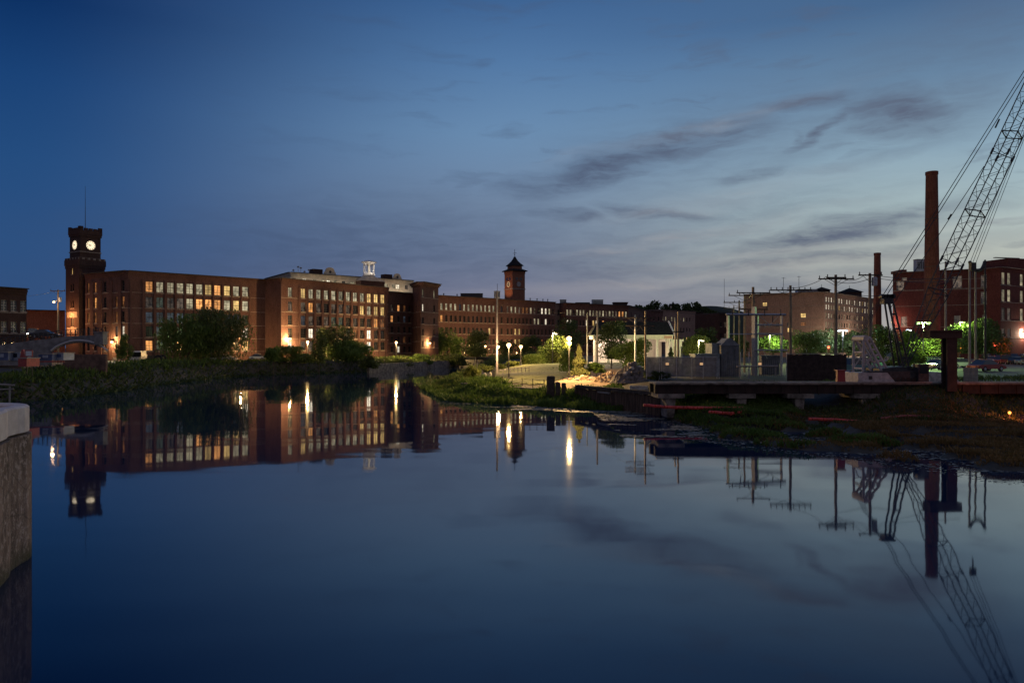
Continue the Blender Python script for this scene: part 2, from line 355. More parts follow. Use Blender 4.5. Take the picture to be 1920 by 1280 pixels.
# ------------------------------------------------------------------ buildings
WIN = {}
def window_mesh(w, h, code, nx, ny, arch, frame, sill):
    key = (w, h, code, nx, ny, arch, frame.name, sill)
    if key in WIN: return WIN[key]
    a = MB(); t = .06 if w > 1.2 else .05; y0, y1 = .16, .24
    a.box(-w / 2, -w / 2 + t, y0, y1, 0, h, frame); a.box(w / 2 - t, w / 2, y0, y1, 0, h, frame)
    a.box(-w / 2 + t, w / 2 - t, y0, y1, 0, t, frame); a.box(-w / 2 + t, w / 2 - t, y0, y1, h - t, h, frame)
    for i in range(1, nx):
        x = -w / 2 + w * i / nx; b = .045 if (nx % 2 == 0 and i == nx // 2) else .022; a.box(x - b, x + b, y0 + .01, y1 - .01, t, h - t, frame)
    for j in range(1, ny):
        z = h * j / ny; b = .05 if (ny % 2 == 0 and j == ny // 2) else .022; a.box(-w / 2 + t, w / 2 - t, y0 + .02, y1 - .02, z - b, z + b, frame)
    if sill: a.box(-w / 2 - .12, w / 2 + .12, -.09, .16, -.16, -.003, STONE)
    me = a.mesh('window'); p = MB(); p.poly([(-w / 2 + .01, y1 + .02, .01), (w / 2 - .01, y1 + .02, .01), (w / 2 - .01, y1 + .02, h - .01), (-w / 2 + .01, y1 + .02, h - .01)], PANE[code])
    WIN[key] = (me, p.mesh('pane')); return WIN[key]
def wall_grid(mb, p0, p1, z0, z1, ops, m, depth=.35):
    p0, p1 = Vector(p0), Vector(p1); Lw = (p1 - p0).length; d = (p1 - p0) / Lw; n = Vector((-d.y, d.x))
    xs = sorted({0, Lw} | {round(v, 4) for o in ops for v in o[:2]}); zs = sorted({z0, z1} | {round(v, 4) for o in ops for v in o[2:4]})
    P = lambda s, z, k=0: (p0.x + d.x * s + n.x * k, p0.y + d.y * s + n.y * k, z)
    for za, zb in zip(zs, zs[1:]):
        run = None
        for sa, sb in zip(xs, xs[1:]):
            hole = any(o[0] - 1e-3 < sa and sb < o[1] + 1e-3 and o[2] - 1e-3 < za and zb < o[3] + 1e-3 for o in ops)
            if hole:
                if run is not None: mb.poly([P(run, za), P(sa, za), P(sa, zb), P(run, zb)], m); run = None
            elif run is None: run = sa
        if run is not None: mb.poly([P(run, za), P(Lw, za), P(Lw, zb), P(run, zb)], m)
    for a, b, c, e in [o[:4] for o in ops]:
        mb.poly([P(a, c), P(a, e), P(a, e, depth), P(a, c, depth)], m); mb.poly([P(b, c), P(b, c, depth), P(b, e, depth), P(b, e)], m)
        mb.poly([P(a, c), P(a, c, depth), P(b, c, depth), P(b, c)], m); mb.poly([P(a, e), P(b, e), P(b, e, depth), P(a, e, depth)], m)
    return P, Lw, n
def hit(p0, p1, px):        # distance along plan line p0-p1 seen in photo column px
    u = (px - CX) / F; dx, dy = p1[0] - p0[0], p1[1] - p0[1]
    k = (u * p0[1] - p0[0]) / (dx - u * dy); return k * math.hypot(dx, dy)
def zig(rows):              # helper: repeated code rows
    return rows
def building(name, label, cat, line, z0, ztop, faces, depth=14, wallm=None, group=None, cornice=.35, parapet=.9, piers=None, roofm=None, frame=None, sills=True, side_back=None):
    """line: plan points left to right as seen; faces[i]: dict(cols, w, rows=[(sill,h)], codes=[str per row], nx, ny)"""
    wallm = wallm or BR; roofm = roofm or ROOFM; frame = frame or FRAME
    base = ((line[0][0] + line[-1][0]) / 2, (line[0][1] + line[-1][1]) / 2 + 1, z0)
    root = thing(name, base, label, cat, group); mb = MB(); nwin = 0; extra = []
    for i, (p0, p1) in enumerate(zip(line, line[1:])):
        f = faces[i] if i < len(faces) else None; ops = []; wins = []
        if f:
            for spec in (f if isinstance(f, list) else [f]):
                w = spec['w']
                for c_i, px in enumerate(spec['cols']):
                    s = px if spec.get('metric') else hit(p0, p1, px)
                    for r_i, (zs, h) in enumerate(spec['rows']):
                        codes = spec['codes'][r_i % len(spec['codes'])]; code = codes[c_i % len(codes)]
                        if code == '.': continue
                        ops.append((s - w / 2, s + w / 2, zs, zs + h)); wins.append((s, zs, w, h, code, spec.get('nx', 2), spec.get('ny', 4)))
        P, Lw, n = wall_grid(mb, p0, p1, z0, ztop, ops, wallm)
        ang = math.atan2(p1[1] - p0[1], p1[0] - p0[0])
        for s, zs, w, h, code, nx, ny in wins:
            me, pm = window_mesh(w, h, code, nx, ny, False, frame, sills); extra.append((me, pm, P(s, zs), ang))
        if f and piers and len((f[0] if isinstance(f, list) else f)['cols']) > 1:
            sp0 = f[0] if isinstance(f, list) else f; ss = sorted((px if sp0.get('metric') else hit(p0, p1, px)) for px in sp0['cols']); w = sp0['w']
            edges = [ss[0] - (ss[1] - ss[0]) / 2] + [(a + b) / 2 for a, b in zip(ss, ss[1:])] + [ss[-1] + (ss[-1] - ss[-2]) / 2]
            gap = min(b - a for a, b in zip(ss, ss[1:])); pw = max(.25, (gap - w) - .22)
            for e in edges:
                a, b = P(e - pw / 2, 0, -.09), P(e + pw / 2, 0, -.09)
                if e - pw / 2 < .1 or e + pw / 2 > Lw - .1: continue
                mb.obox(a[:2], b[:2], .178, z0, ztop - piers, wallm)
        if f and sills:
            zss = sorted({r[0] for sp_ in (f if isinstance(f, list) else [f]) for r in sp_['rows']})
            for z_ in (zss if len(zss) > 2 else []): o = n * -.03; mb.obox((p0[0] + o.x, p0[1] + o.y), (p1[0] + o.x, p1[1] + o.y), .062, z_ - .34, z_ - .2, STONE)
        # corbelled cornice and coping
        d = Vector((p1[0] - p0[0], p1[1] - p0[1])).normalized()
        o = n * -cornice / 2
        mb.obox((p0[0] + o.x, p0[1] + o.y), (p1[0] + o.x, p1[1] + o.y), cornice - .004, ztop - .5, ztop - .02, wallm)
        o = n * -cornice / 4
        mb.obox((p0[0] + o.x, p0[1] + o.y), (p1[0] + o.x, p1[1] + o.y), cornice / 2 - .006, ztop - .95, ztop - .503, wallm)
    def inw(p, q): dd = Vector((q[0] - p[0], q[1] - p[1])).normalized(); return Vector((-dd.y, dd.x)) * depth
    a, b = inw(line[0], line[1]), inw(line[-2], line[-1])
    if side_back: a, b = Vector(side_back[0]), Vector(side_back[1])
    A, B = (line[0][0] + a.x, line[0][1] + a.y), (line[-1][0] + b.x, line[-1][1] + b.y)
    for p, q in ((line[-1], B), (B, A), (A, line[0])): mb.poly([(*p, z0), (*q, z0), (*q, ztop), (*p, ztop)], wallm)
    mb.build('wall', root)
    rb = MB(); out = list(line) + [B, A]; cx = sum(p[0] for p in out) / len(out); cy = sum(p[1] for p in out) / len(out)
    gr = [(p[0] + (p[0] - cx) * .004, p[1] + (p[1] - cy) * .004) for p in out]
    rb.prism(gr, ztop - .015, ztop + .16, roofm)
    for (p0, p1) in zip(line, line[1:]):     # overhanging eave strip
        dd = Vector((p1[0] - p0[0], p1[1] - p0[1])).normalized(); o = Vector((dd.y, -dd.x)) * (cornice * .5 + .25)
        rb.obox((p0[0] + o.x * .9, p0[1] + o.y * .9), (p1[0] + o.x * .9, p1[1] + o.y * .9), cornice + .5, ztop + .02, ztop + .17, roofm)
    rb.build('roof', root)
    lst = sorted(extra, key=lambda e: math.hypot(e[2][0], e[2][1])) if len(extra) > 99 else extra
    keep, rest = (lst[:99], lst[99:]) if len(lst) > 99 else (lst, [])
    for me, pm, pos, ang in keep:
        wo_ = put('window', me, root, pos, ang); pn = bpy.data.objects.new('pane', pm); COL.objects.link(pn); pn.parent = wo_
    if rest:
        r = MB()
        for me, pm, pos, ang in rest:
            M4 = Matrix.Translation(pos) @ Matrix.Rotation(ang, 4, 'Z')
            for src in (me, pm):
                for pl in src.polygons: r.poly([M4 @ src.vertices[v].co for v in pl.vertices], src.materials[pl.material_index])
        tag(r.build('window', root), kind='stuff')
    return root
ZR = 24.0; ROWS = [(19.35, 2.5), (15.65, 2.5), (12.05, 2.5), (8.65, 2.5), (5.35, 2.4)]
# --- river-front mill, first block (corner at px 240)
b1 = [at(160, 183), at(240, 175), at(497, 198)]
building('brick_mill', 'big dark brick mill with wide lit windows beside the crenellated clock tower', 'mill', b1, 2.6, ZR, [
    {'w': 1.0, 'cols': [166, 179, 197, 219, 231], 'rows': ROWS, 'codes': ['ood.d', 'owdoo', 'oodod', 'dddbW', 'dddww'], 'nx': 2, 'ny': 4},
    {'w': 1.6, 'cols': [257, 280, 300, 320, 338, 356, 374, 391, 408, 426, 443, 460], 'rows': ROWS,
     'codes': ['.wpppppywypp', '.mgmmpwwwpyp', '.bbbbddbdbbm', '.dbddbddbddW', '.wbdwbddbddy'], 'nx': 2, 'ny': 4}],
    depth=16, piers=1.9, side_back=((-6, 22), (-12, 14)))
# infill bay with paired windows, recessed inner corner
b2 = [at(497, 198), at(527, 194), at(728, 225)]
building('brick_mill', 'long brick mill with a full row of lit windows left of the stair tower', 'mill', b2, 2.6, ZR + .05, [
    {'w': 1.3, 'cols': [4.2], 'metric': 1, 'rows': [(9, 2.2)], 'codes': ['.']},
    [{'w': 1.6, 'cols': [568.5, 583, 597.5, 611.6, 625.5, 639, 652.7, 666, 679, 692, 705, 717.5], 'rows': ROWS,
      'codes': ['yppppppppyyy', 'mwmdmmmdypYY'.replace('Y', 'y'), 'bmdmggdmddwo', 'dWgdddbodWdd', 'mmdddWWddWdd'], 'nx': 2, 'ny': 4},
     {'w': 1.3, 'cols': [544], 'rows': ROWS, 'codes': ['p', 'm', 'd', 'd', 'W'], 'nx': 2, 'ny': 4}]],
    depth=17, piers=1.9, side_back=((-12, 12), (-11, 13)))
p3 = [at(728, 229), at(775, 237)]
building('brick_mill', 'small recessed brick bay with three narrow windows per floor beside the stair tower', 'mill', p3, 2.6, 23.2, [
    {'w': .95, 'cols': [735, 747.5, 758.5, 768], 'rows': [(17.4, 1.9), (14, 1.9), (10.7, 1.9), (7.6, 1.9), (4.6, 1.9)],
     'codes': ['mwod', 'wdbd', 'dddd', 'ddod', 'dWdd'], 'nx': 2, 'ny': 2}], depth=14, cornice=.25)
# flat-roofed stair tower
tw = [at(773.5, 236), at(789, 226), at(822, 236)]
building('stair_tower', 'square brick stair tower with a flat overhanging roof between two mill blocks', 'tower', tw, 2.6, 25.9, [
    {'w': .9, 'cols': [781], 'rows': [(17.2, 2.0), (12.6, 2.0), (8.2, 2.0), (4.6, 2)], 'codes': ['m', 'd', 'm', 'd'], 'nx': 2, 'ny': 3},
    {'w': .95, 'cols': [793, 814], 'rows': [(21.6, 2.3), (17.2, 2.1), (13.4, 1.9), (9.8, 1.9), (6.2, 1.9)], 'codes': ['pp', 'Wd', 'dd', 'dd', 'do'], 'nx': 2, 'ny': 3}],
    depth=8, cornice=.9)
# long narrow-windowed mill
R4 = [(19.2, 2.25), (15.1, 2.2), (11.0, 2.2), (7.1, 2.1), (3.9, 1.9)]
c4 = [828, 837, 845.5, 854, 862.5, 870.5, 878.7, 887, 894.5, 902.3, 910.2, 918, 925.5]
c4b = [940.5, 952, 959.3, 966.5, 974, 981, 988, 995.5, 1002.6, 1009.6, 1016.5, 1023.6, 1030.4, 1037]
building('brick_mill', 'long brick mill with narrow windows between the stair tower and the recessed link', 'mill', [at(822, 257), at(1041, 296)], 2.6, ZR, [
    [{'w': .95, 'cols': c4 + c4b, 'rows': R4, 'codes': ['ppppbppppppppbmppmoopmdWWpd', 'wddddddddddddddddddddppdWdd', 'ddddddddddoyddddyyddddddddm', 'ddddddddddddddddyydddddoddd', 'dmddbdddoddddddmddddddddddd'], 'nx': 2, 'ny': 3}]], depth=16, cornice=.3)
building('brick_mill', 'dark recessed brick link between the two long narrow-windowed mills', 'mill', [at(1041, 302), at(1062, 305)], 2.6, 23.9, [
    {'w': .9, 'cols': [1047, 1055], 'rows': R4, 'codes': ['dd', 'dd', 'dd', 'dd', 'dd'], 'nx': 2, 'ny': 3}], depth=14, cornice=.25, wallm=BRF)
c5 = [1064 + 6.1 * i for i in range(19)]
building('brick_mill', 'farther brick mill block with small bright windows behind the park lamps', 'mill', [at(1060, 300), at(1178, 319), at(1206, 352)], 2.6, ZR, [
    {'w': .95, 'cols': c5, 'rows': R4, 'codes': ['ppdpppmpppppmppmwwp', 'WWddddWdyWdwddowdyy', 'ddddddddddddddddddd', 'ddddddddddddddddddd', 'ddddddddddddddddddd'], 'nx': 2, 'ny': 3},
    {'w': .9, 'cols': [1184, 1191, 1199], 'rows': R4[:3], 'codes': ['dmd', 'ddd', 'ddd'], 'nx': 2, 'ny': 3}], depth=16, cornice=.3)
# farther mills up the canal
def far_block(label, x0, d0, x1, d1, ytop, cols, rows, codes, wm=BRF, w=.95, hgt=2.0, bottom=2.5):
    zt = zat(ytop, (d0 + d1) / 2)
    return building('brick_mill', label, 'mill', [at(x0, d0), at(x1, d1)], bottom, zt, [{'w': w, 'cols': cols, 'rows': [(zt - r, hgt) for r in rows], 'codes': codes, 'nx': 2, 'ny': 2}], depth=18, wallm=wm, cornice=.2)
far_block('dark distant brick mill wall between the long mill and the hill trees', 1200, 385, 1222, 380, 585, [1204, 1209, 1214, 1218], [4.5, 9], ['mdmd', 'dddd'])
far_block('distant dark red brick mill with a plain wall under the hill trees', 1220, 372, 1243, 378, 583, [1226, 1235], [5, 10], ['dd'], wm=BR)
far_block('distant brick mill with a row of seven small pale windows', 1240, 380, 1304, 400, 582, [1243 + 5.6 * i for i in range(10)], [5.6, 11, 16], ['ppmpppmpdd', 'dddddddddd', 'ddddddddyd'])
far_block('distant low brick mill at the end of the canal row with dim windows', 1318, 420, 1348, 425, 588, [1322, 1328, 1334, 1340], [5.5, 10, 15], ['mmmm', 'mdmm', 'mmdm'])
far_block('narrow dark distant brick block right of the canal row', 1303, 410, 1319, 412, 586, [1308, 1314], [6, 12], ['dd'], wm=BRD)
far_block('dark brick block with slender antenna mast left of the substation frame', 1347, 330, 1368, 332, 587, [1352, 1360], [6, 11], ['dm'], wm=BRD)
# lamps and rooftop clutter of the long mills
def roof_unit(px, D, w, h, dd, z, label, m=STEEL, flare=0):
    x, y = at(px, D); a = MB()
    a.prism([(x - w / 2, y), (x + w / 2, y), (x + w / 2, y + dd), (x - w / 2, y + dd)], z, z + h, m, top=[(x - w / 2 - flare, y - flare), (x + w / 2 + flare, y - flare), (x + w / 2 + flare, y + dd + flare), (x - w / 2 - flare, y + dd + flare)])
    a.box(x - w / 2 - flare - .1, x + w / 2 + flare + .1, y - flare - .1, y + dd + .1, z + h, z + h + .12, ROOFM)
    for k in range(int(w / .5)): a.box(x - w / 2 + .15 + k * .5, x - w / 2 + .4 + k * .5, y - .05 - flare / 2, y - .003 - flare / 2, z + h * .2, z + h * .8, DSTEEL)
    return single('rooftop_unit', a, (x, y, z), label, 'rooftop unit')
roof_unit(884, 272, 8, 1.6, 4, ZR + .17, 'low dark rooftop housing on the long mill left of the orange clock tower', DSTEEL)
roof_unit(932, 272, 2.2, 2.4, 2, ZR + .17, 'pale ventilation box on the mill roof beside the orange clock tower')
roof_unit(1056, 309, 2.6, 1.8, 2, ZR + .1, 'small grey air unit on the mill roof above the recessed link')
roof_unit(1093, 318, 6, 1.1, 3, ZR + .17, 'long low dark unit on the farther mill roof', DSTEEL)
roof_unit(1121, 320, 4.6, 2.4, 4, ZR + .17, 'large cooling unit on the farther mill roof')
roof_unit(1164, 327, 5, 1.7, 4, ZR + .17, 'dark flared rooftop housing at the end of the farther mill roof', BRD, .7)
def antenna(px, D, z, h, label, arms=0):
    x, y = at(px, D); a = MB(); a.bar((x, y, z - .1), (x, y, z + h), .07, DSTEEL, 5)
    for k in range(arms): a.bar((x - .7, y, z + h - .3 - k * .6), (x + .7, y, z + h - .3 - k * .6), .05, DSTEEL, 5)
    return single('roof_antenna', a, (x, y, z - .1), label, 'antenna')
antenna(932.5, 262, ZR + .17, 4.3, 'thin dark mast on the long mill roof left of the orange clock tower')
for i, (px, D) in enumerate([(832, 266), (857, 270), (869, 272), (994, 292), (1007, 294), (1018, 297), (1027, 298)]):
    a = MB(); x, y = at(px, D); a.bar((x, y, ZR + .17), (x, y, ZR + 1.2), .16, DSTEEL, 6); a.lathe((x, y, ZR + 1.2), [(.28, 0), (.28, .12), (.05, .3)], DSTEEL, 8)
    single('vent_pipe', a, (x, y, ZR + .17), ('vent pipe nearest the stair tower on the long mill roof', 'second vent pipe from the stair tower on the long mill roof', 'third vent pipe, left of the low dark rooftop housing', 'vent pipe just right of the orange clock tower', 'second vent pipe right of the orange clock tower', 'third vent pipe right of the orange clock tower', 'last vent pipe before the recessed brick link')[i], 'vent pipe', 'vent pipes on the long mill roof')
# --- cream-topped mill behind, with dutch gables
P0, P1 = at(545, 240), at(775, 270)
cz = 30.2
side = at(500, 262)
cm = building('cream_mill', 'cream coloured top storey building with curved gables behind the long brick mill', 'building', [side, P0, P1], 2.6, cz, [
    {'w': 1.2, 'cols': [506, 515, 524, 533], 'rows': [(26.6, 1.3)], 'codes': ['....']},
    {'w': 1.3, 'cols': [552, 559, 571, 590, 605, 616, 627.5, 644, 661, 724, 737.5, 746, 762], 'rows': [(27.0, 1.5)], 'codes': ['mpWppWpmpppWm'], 'nx': 2, 'ny': 2}], depth=12, wallm=CREAM, cornice=.3, sills=False)
def along(px, off=0.0):
    s = hit(P0, P1, px); d = (Vector(P1) - Vector(P0)).normalized(); n = Vector((-d.y, d.x)); v = Vector(P0) + d * s + n * off; return v, d, n
def gable(px, w, z, h):
    v, d, n = along(px, -.06); a = MB(); prof = []
    for k in range(13):
        t = k / 12; x = -w / 2 + w * t; u = abs(2 * t - 1)
        prof.append((x, z + h * (0.38 if u > .82 else (.38 + .62 * math.sqrt(max(0, 1 - (u / .82) ** 2)) ** .8))))
    pts = [(-w / 2, z - 1.2)] + prof + [(w / 2, z - 1.2)]
    f = [(v.x + d.x * x, v.y + d.y * x, zz) for x, zz in pts]; bk = [(p[0] + n.x * .5, p[1] + n.y * .5, p[2]) for p in f]
    a.poly(f[::-1], CREAM); a.poly(bk, CREAM)
    for i in range(len(f)):
        j = (i + 1) % len(f); a.poly([f[i], f[j], bk[j], bk[i]], CREAM)
    g = a.build('gable', cm); c = MB(); v2 = v - n * .03; c.lathe((0, 0, 0), [(.45, 0), (.45, .05)], DSTEEL, 14)
    o = c.build('oculus', g, loc=None); o.data.transform(Matrix.Translation((0, 0, 0)))
    M_ = Matrix.Translation((v2.x, v2.y, z + h * .42)) @ Matrix.Rotation(math.atan2(d.y, d.x), 4, 'Z') @ Matrix.Rotation(R(90), 4, 'X')
    o.data.transform(Matrix.Translation(Vector(cm['org']))) if False else None
    o.data.transform(M_); o.data.transform(Matrix.Translation(-Vector(cm['org']))); o.parent = g
gable(619, 4.2, cz, 2.6); gable(745, 3.6, cz, 2.2)
for px, w in ((600, 3.4), (733, 3.0)):
    v, d, n = along(px, 3.0); a = MB(); a.obox((v.x - d.x * w / 2, v.y - d.y * w / 2), (v.x + d.x * w / 2, v.y + d.y * w / 2), 3, cz + .17, cz + 1.9, BRD); a.build('roof_housing', cm)
for i, px in enumerate((553, 562, 567, 574, 582)):
    v, d, n = along(px, 1.2); a = MB(); hgt = (1.2, 2.4, 2.1, 1.0, 1.6)[i]; a.bar((v.x, v.y, cz + .17), (v.x, v.y, cz + .17 + hgt), .06, PALEP, 5); a.box(v.x - .35, v.x + .35, v.y - .05, v.y + .05, cz + hgt - .5, cz + hgt - .1, PALEP)
    single('roof_antenna', a, (v.x, v.y, cz + .17), ('lowest and leftmost pale antenna on the cream building roof', 'tallest pale antenna on the cream building roof', 'second tallest pale antenna, right beside the tallest on the cream roof', 'short pale antenna fourth from the left on the cream roof', 'pale antenna nearest the first curved gable')[i], 'antenna', 'antennas on the cream building roof')
# lit cupola
v, d, n = along(689, -1.0); bx = MB(); zc = cz - 1.6
bx.obox((v.x - d.x * 4.6, v.y - d.y * 4.6), (v.x + d.x * 4.6, v.y + d.y * 4.6), 5.5, cz - 5, cz - 1.4, BRD)
cup = thing('cupola', (v.x, v.y, cz - 5), 'white floodlit octagonal cupola with arched openings on the roof ridge', 'cupola')
bx.build('base_block', cup)
a = MB(); a.prism([(v.x - d.x * 4.9 + n.x * s * 3, v.y - d.y * 4.9 + n.y * s * 3) for s in (-1,)] + [(v.x + d.x * 4.9 - n.x * 3, v.y + d.y * 4.9 - n.y * 3), (v.x + d.x * 4.9 + n.x * 3, v.y + d.y * 4.9 + n.y * 3), (v.x - d.x * 4.9 + n.x * 3, v.y - d.y * 4.9 + n.y * 3)],
        cz - 1.4, cz + .6, CREAM, top=[(v.x + math.cos(t) * 2.0, v.y + math.sin(t) * 2.0) for t in (R(-135), R(-45), R(45), R(135))]); a.build('skirt_roof', cup)
WLIT = mat('floodlit_white', (.8, .78, .72), .5)
zb = cz + .6
rb = MB(); rb.lathe((v.x, v.y, zb), [(2.1, 0), (2.1, .35), (1.95, .36), (1.95, .8)], WHITEP, 8); rb.build('drum', cup)
for k in range(8):
    t = R(22.5 + 45 * k); q = MB(); cx_, cy_ = v.x + math.cos(t) * 1.8, v.y + math.sin(t) * 1.8
    q.bar((cx_, cy_, zb + .8), (cx_, cy_, zb + 4.1), .13, WHITEP, 6); q.build('column', cup)
q = MB()
for k in range(8):     # arches between the columns
    t0, t1 = R(22.5 + 45 * k), R(67.5 + 45 * k)
    A_ = Vector((v.x + math.cos(t0) * 1.8, v.y + math.sin(t0) * 1.8)); B_ = Vector((v.x + math.cos(t1) * 1.8, v.y + math.sin(t1) * 1.8))
    for j in range(6):
        s0, s1 = j / 6, (j + 1) / 6; zm = zb + 3.2 + .8 * math.sqrt(max(0, 1 - (abs(s0 + s1 - 1)) ** 2)) * .9
        p, r_ = A_.lerp(B_, s0), A_.lerp(B_, s1); q.obox(tuple(p), tuple(r_), .18, zm, zb + 4.3, WHITEP)
q.build('arcade', cup)
q = MB(); q.lathe((v.x, v.y, zb + 4.3), [(2.0, 0), (2.7, .25), (2.75, .4), (2.0, .62), (.9, 1.0), (.12, 1.15)], WHITEP, 8); q.build('cupola_roof', cup)
q = MB(); q.lathe((v.x, v.y, zb + .8), [(.35, 0), (.35, 3.0), (.3, 3.3)], mat('lit_lantern_core', (.8, .75, .65), .6, emit=(1, .82, .58), estr=.02), 10); q.build('lantern', cup)
light('cupola_light', (v.x, v.y, zb + 3.85), 420, (1, .85, .62), cup, .3)
for k in range(3):
    q0 = v - n * 4.2 + d * (k - 1) * 3.4; light('cupola_flood', (q0.x, q0.y, cz + .8), 330, (1, .86, .68), cup, .2, 'SPOT', R(70), (v.x, v.y, zb + 3))
for px in (556, 580, 604, 632, 652, 672, 706, 724, 740, 758):
    v_, d_, n_2 = along(px, -2.2); light('facade_wash', (v_.x, v_.y, 25.6), 130, (1, .82, .58), cm, .3)
# --- clock towers
def tower_frame(px, D, ang_in, s):
    x, y = at(px, D); ray = Vector((x, y)).normalized(); perp = Vector((ray.y, -ray.x)); a = R(ang_in)
    dr = perp * math.cos(a) + ray * math.sin(a); dl = -perp * math.sin(a) + ray * math.cos(a); return Vector((x, y)), dr, dl
def square(c, dr, dl, s, grow=0.0):
    m_ = c + (dr + dl) * s / 2; h_ = s / 2 + grow
    return [tuple(m_ - dl * h_ - dr * h_), tuple(m_ - dl * h_ + dr * h_), tuple(m_ + dl * h_ + dr * h_), tuple(m_ + dl * h_ - dr * h_)]
def clock(parent, centre, direction, outward, r, face_m, mark_m, hands, rim_m):
    ang = math.atan2(direction.y, direction.x)
    M_ = Matrix.Translation(centre) @ Matrix.Rotation(ang, 4, 'Z') @ Matrix.Rotation(R(90), 4, 'X')
    def fin(mb_, nm, par):
        me = mb_.mesh(nm); me.transform(M_); me.transform(Matrix.Translation(-Vector(parent['org']))); o = bpy.data.objects.new(nm, me); COL.objects.link(o); o.parent = par; return o
    a = MB(); a.lathe((0, 0, 0), [(r, 0), (r, .06)], face_m, 28); f = fin(a, 'clock_face', parent)
    a = MB()
    for k in range(28):
        t0, t1 = 2 * math.pi * k / 28, 2 * math.pi * (k + 1) / 28
        a.bar((r * 1.04 * math.cos(t0), r * 1.04 * math.sin(t0), .05), (r * 1.04 * math.cos(t1), r * 1.04 * math.sin(t1), .05), .07, rim_m, 5)
    fin(a, 'rim', f)
    a = MB()
    for k in range(12):
        t = R(30 * k); w = .08 * r; p = Vector((math.sin(t), math.cos(t))); q_ = Vector((p.y, -p.x)) * w
        pts = [p * r * .72 - q_, p * r * .72 + q_, p * r * .93 + q_, p * r * .93 - q_]; a.poly([(u.x, u.y, .075) for u in pts][::-1], mark_m)
    fin(a, 'hour_marks', f)
    for nm, t, ln, w in (('hour_hand', R(hands[0]), .5, .1), ('minute_hand', R(hands[1]), .8, .075)):
        a = MB(); p = Vector((math.sin(t), math.cos(t))); q_ = Vector((p.y, -p.x)) * w * r
        pts = [-p * r * .12 - q_, -p * r * .12 + q_, p * r * ln + q_ * .4, p * r * ln - q_ * .4]; a.poly([(u.x, u.y, .09) for u in pts][::-1], mark_m); fin(a, nm, f)
    return f
# left crenellated tower
c, dr, dl = tower_frame(148, 183, 27, 6.3); D1 = 183
z_of = lambda y: zat(y, D1)
tow = thing('clock_tower', (c.x, c.y, 2.6), 'dark crenellated brick clock tower with two glowing round clock faces', 'clock tower')
s1 = 6.3; mb = MB(); sq = square(c, dr, dl, s1)
ops_r = []; ops_l = []
Z1, Z2, Z3 = z_of(484), z_of(432), z_of(423)
LW = lambda a, b, z, h: (a, b, z, z + h)
opL = [LW(2.7, 3.4, z_of(513), 2.4), LW(2.4, 3.0, z_of(545), 1.8), LW(3.4, 4.0, z_of(545), 1.8), LW(2.4, 3.0, z_of(577), 1.8), LW(3.4, 4.0, z_of(577), 1.8), LW(2.5, 3.9, z_of(612), 2.2)]
opR = [LW(3.0, 4.4, z_of(500), 1.6), LW(1.6, 2.4, z_of(545), 2.0), LW(3.8, 4.6, z_of(545), 2.0), LW(2.6, 3.4, z_of(577), 1.8)]
lend = (c.x + dl.x * s1, c.y + dl.y * s1)
PL, _, nL = wall_grid(mb, lend, tuple(c), 2.6, Z1, opL, BRD); PR, _, nR = wall_grid(mb, tuple(c), (c.x + dr.x * s1, c.y + dr.y * s1), 2.6, Z1, opR, BRD)
mb.poly([(*sq[1], 2.6), (*sq[2], 2.6), (*sq[2], Z1), (*sq[1], Z1)], BRD); mb.poly([(*sq[2], 2.6), (*sq[3], 2.6), (*sq[3], Z1), (*sq[2], Z1)], BRD)
mb.poly([(*p, Z1) for p in sq], BRD)
mb.build('shaft', tow)
for ops, PP, dirv, codes in ((opL, PL, -dl, 'yddddo'), (opR, PR, dr, 'mddd')):
    for o_, cd in zip(ops, codes):
        me, pm = window_mesh(round(o_[1] - o_[0], 2), round(o_[3] - o_[2], 2), cd, 2, 2, False, FRAME, True)
        w_ = put('window', me, tow, PP((o_[0] + o_[1]) / 2, o_[2]), math.atan2(dirv.y, dirv.x)); pn = bpy.data.objects.new('pane', pm); COL.objects.link(pn); pn.parent = w_
q = MB(); q.prism(square(c, dr, dl, s1, .24), Z1 - 1.6, Z1 - .2, BRD); q.prism(square(c, dr, dl, s1, .13), Z1 - 2.3, Z1 - 1.603, BRD); q.prism(square(c, dr, dl, s1, .1), Z1 - .197, Z1 + .3, STONE)
m0 = c + (dr + dl) * s1 / 2
for k in range(4):
    for j in range(5):
        sqq = square(c, dr, dl, s1, .22); A_, B_ = Vector(sqq[k]), Vector(sqq[(k + 1) % 4]); t0 = j / 5 + .03; t1 = t0 + .1
        i_ = (m0 - (A_ + B_) / 2).normalized() * .25
        q.obox(tuple(A_.lerp(B_, t0) + i_), tuple(A_.lerp(B_, t1) + i_), .45, Z1 - .197, Z1 + .25, BRD)
q.build('corbel_table', tow)
s2 = 5.0; c2 = m0 - (dr + dl) * s2 / 2
q = MB(); q.prism(square(c2, dr, dl, s2), Z1 + .3, Z2, BRD); q.prism(square(c2, dr, dl, s2, .16), z_of(471), z_of(470) + .1, STONE); q.build('clock_stage', tow)
q = MB(); q.prism(square(c2, dr, dl, s2, .18), z_of(441), z_of(437), BRD); q.prism(square(c2, dr, dl, s2, .28), z_of(437) + .003, z_of(430), BRD)
for k in range(4):
    sqq = square(c2, dr, dl, s2, .27); A_, B_ = Vector(sqq[k]), Vector(sqq[(k + 1) % 4]); i_ = (m0 - (A_ + B_) / 2).normalized() * .22
    for j in range(5):
        t0 = (0, .21, .42, .63, .84)[j]; t1 = t0 + .16
        tall = .35 if j in (0, 4) else 0
        q.obox(tuple(A_.lerp(B_, t0) + i_), tuple(A_.lerp(B_, t1) + i_), .44, z_of(430) - .01, z_of(425) + tall, BRD)
q.build('battlement', tow)
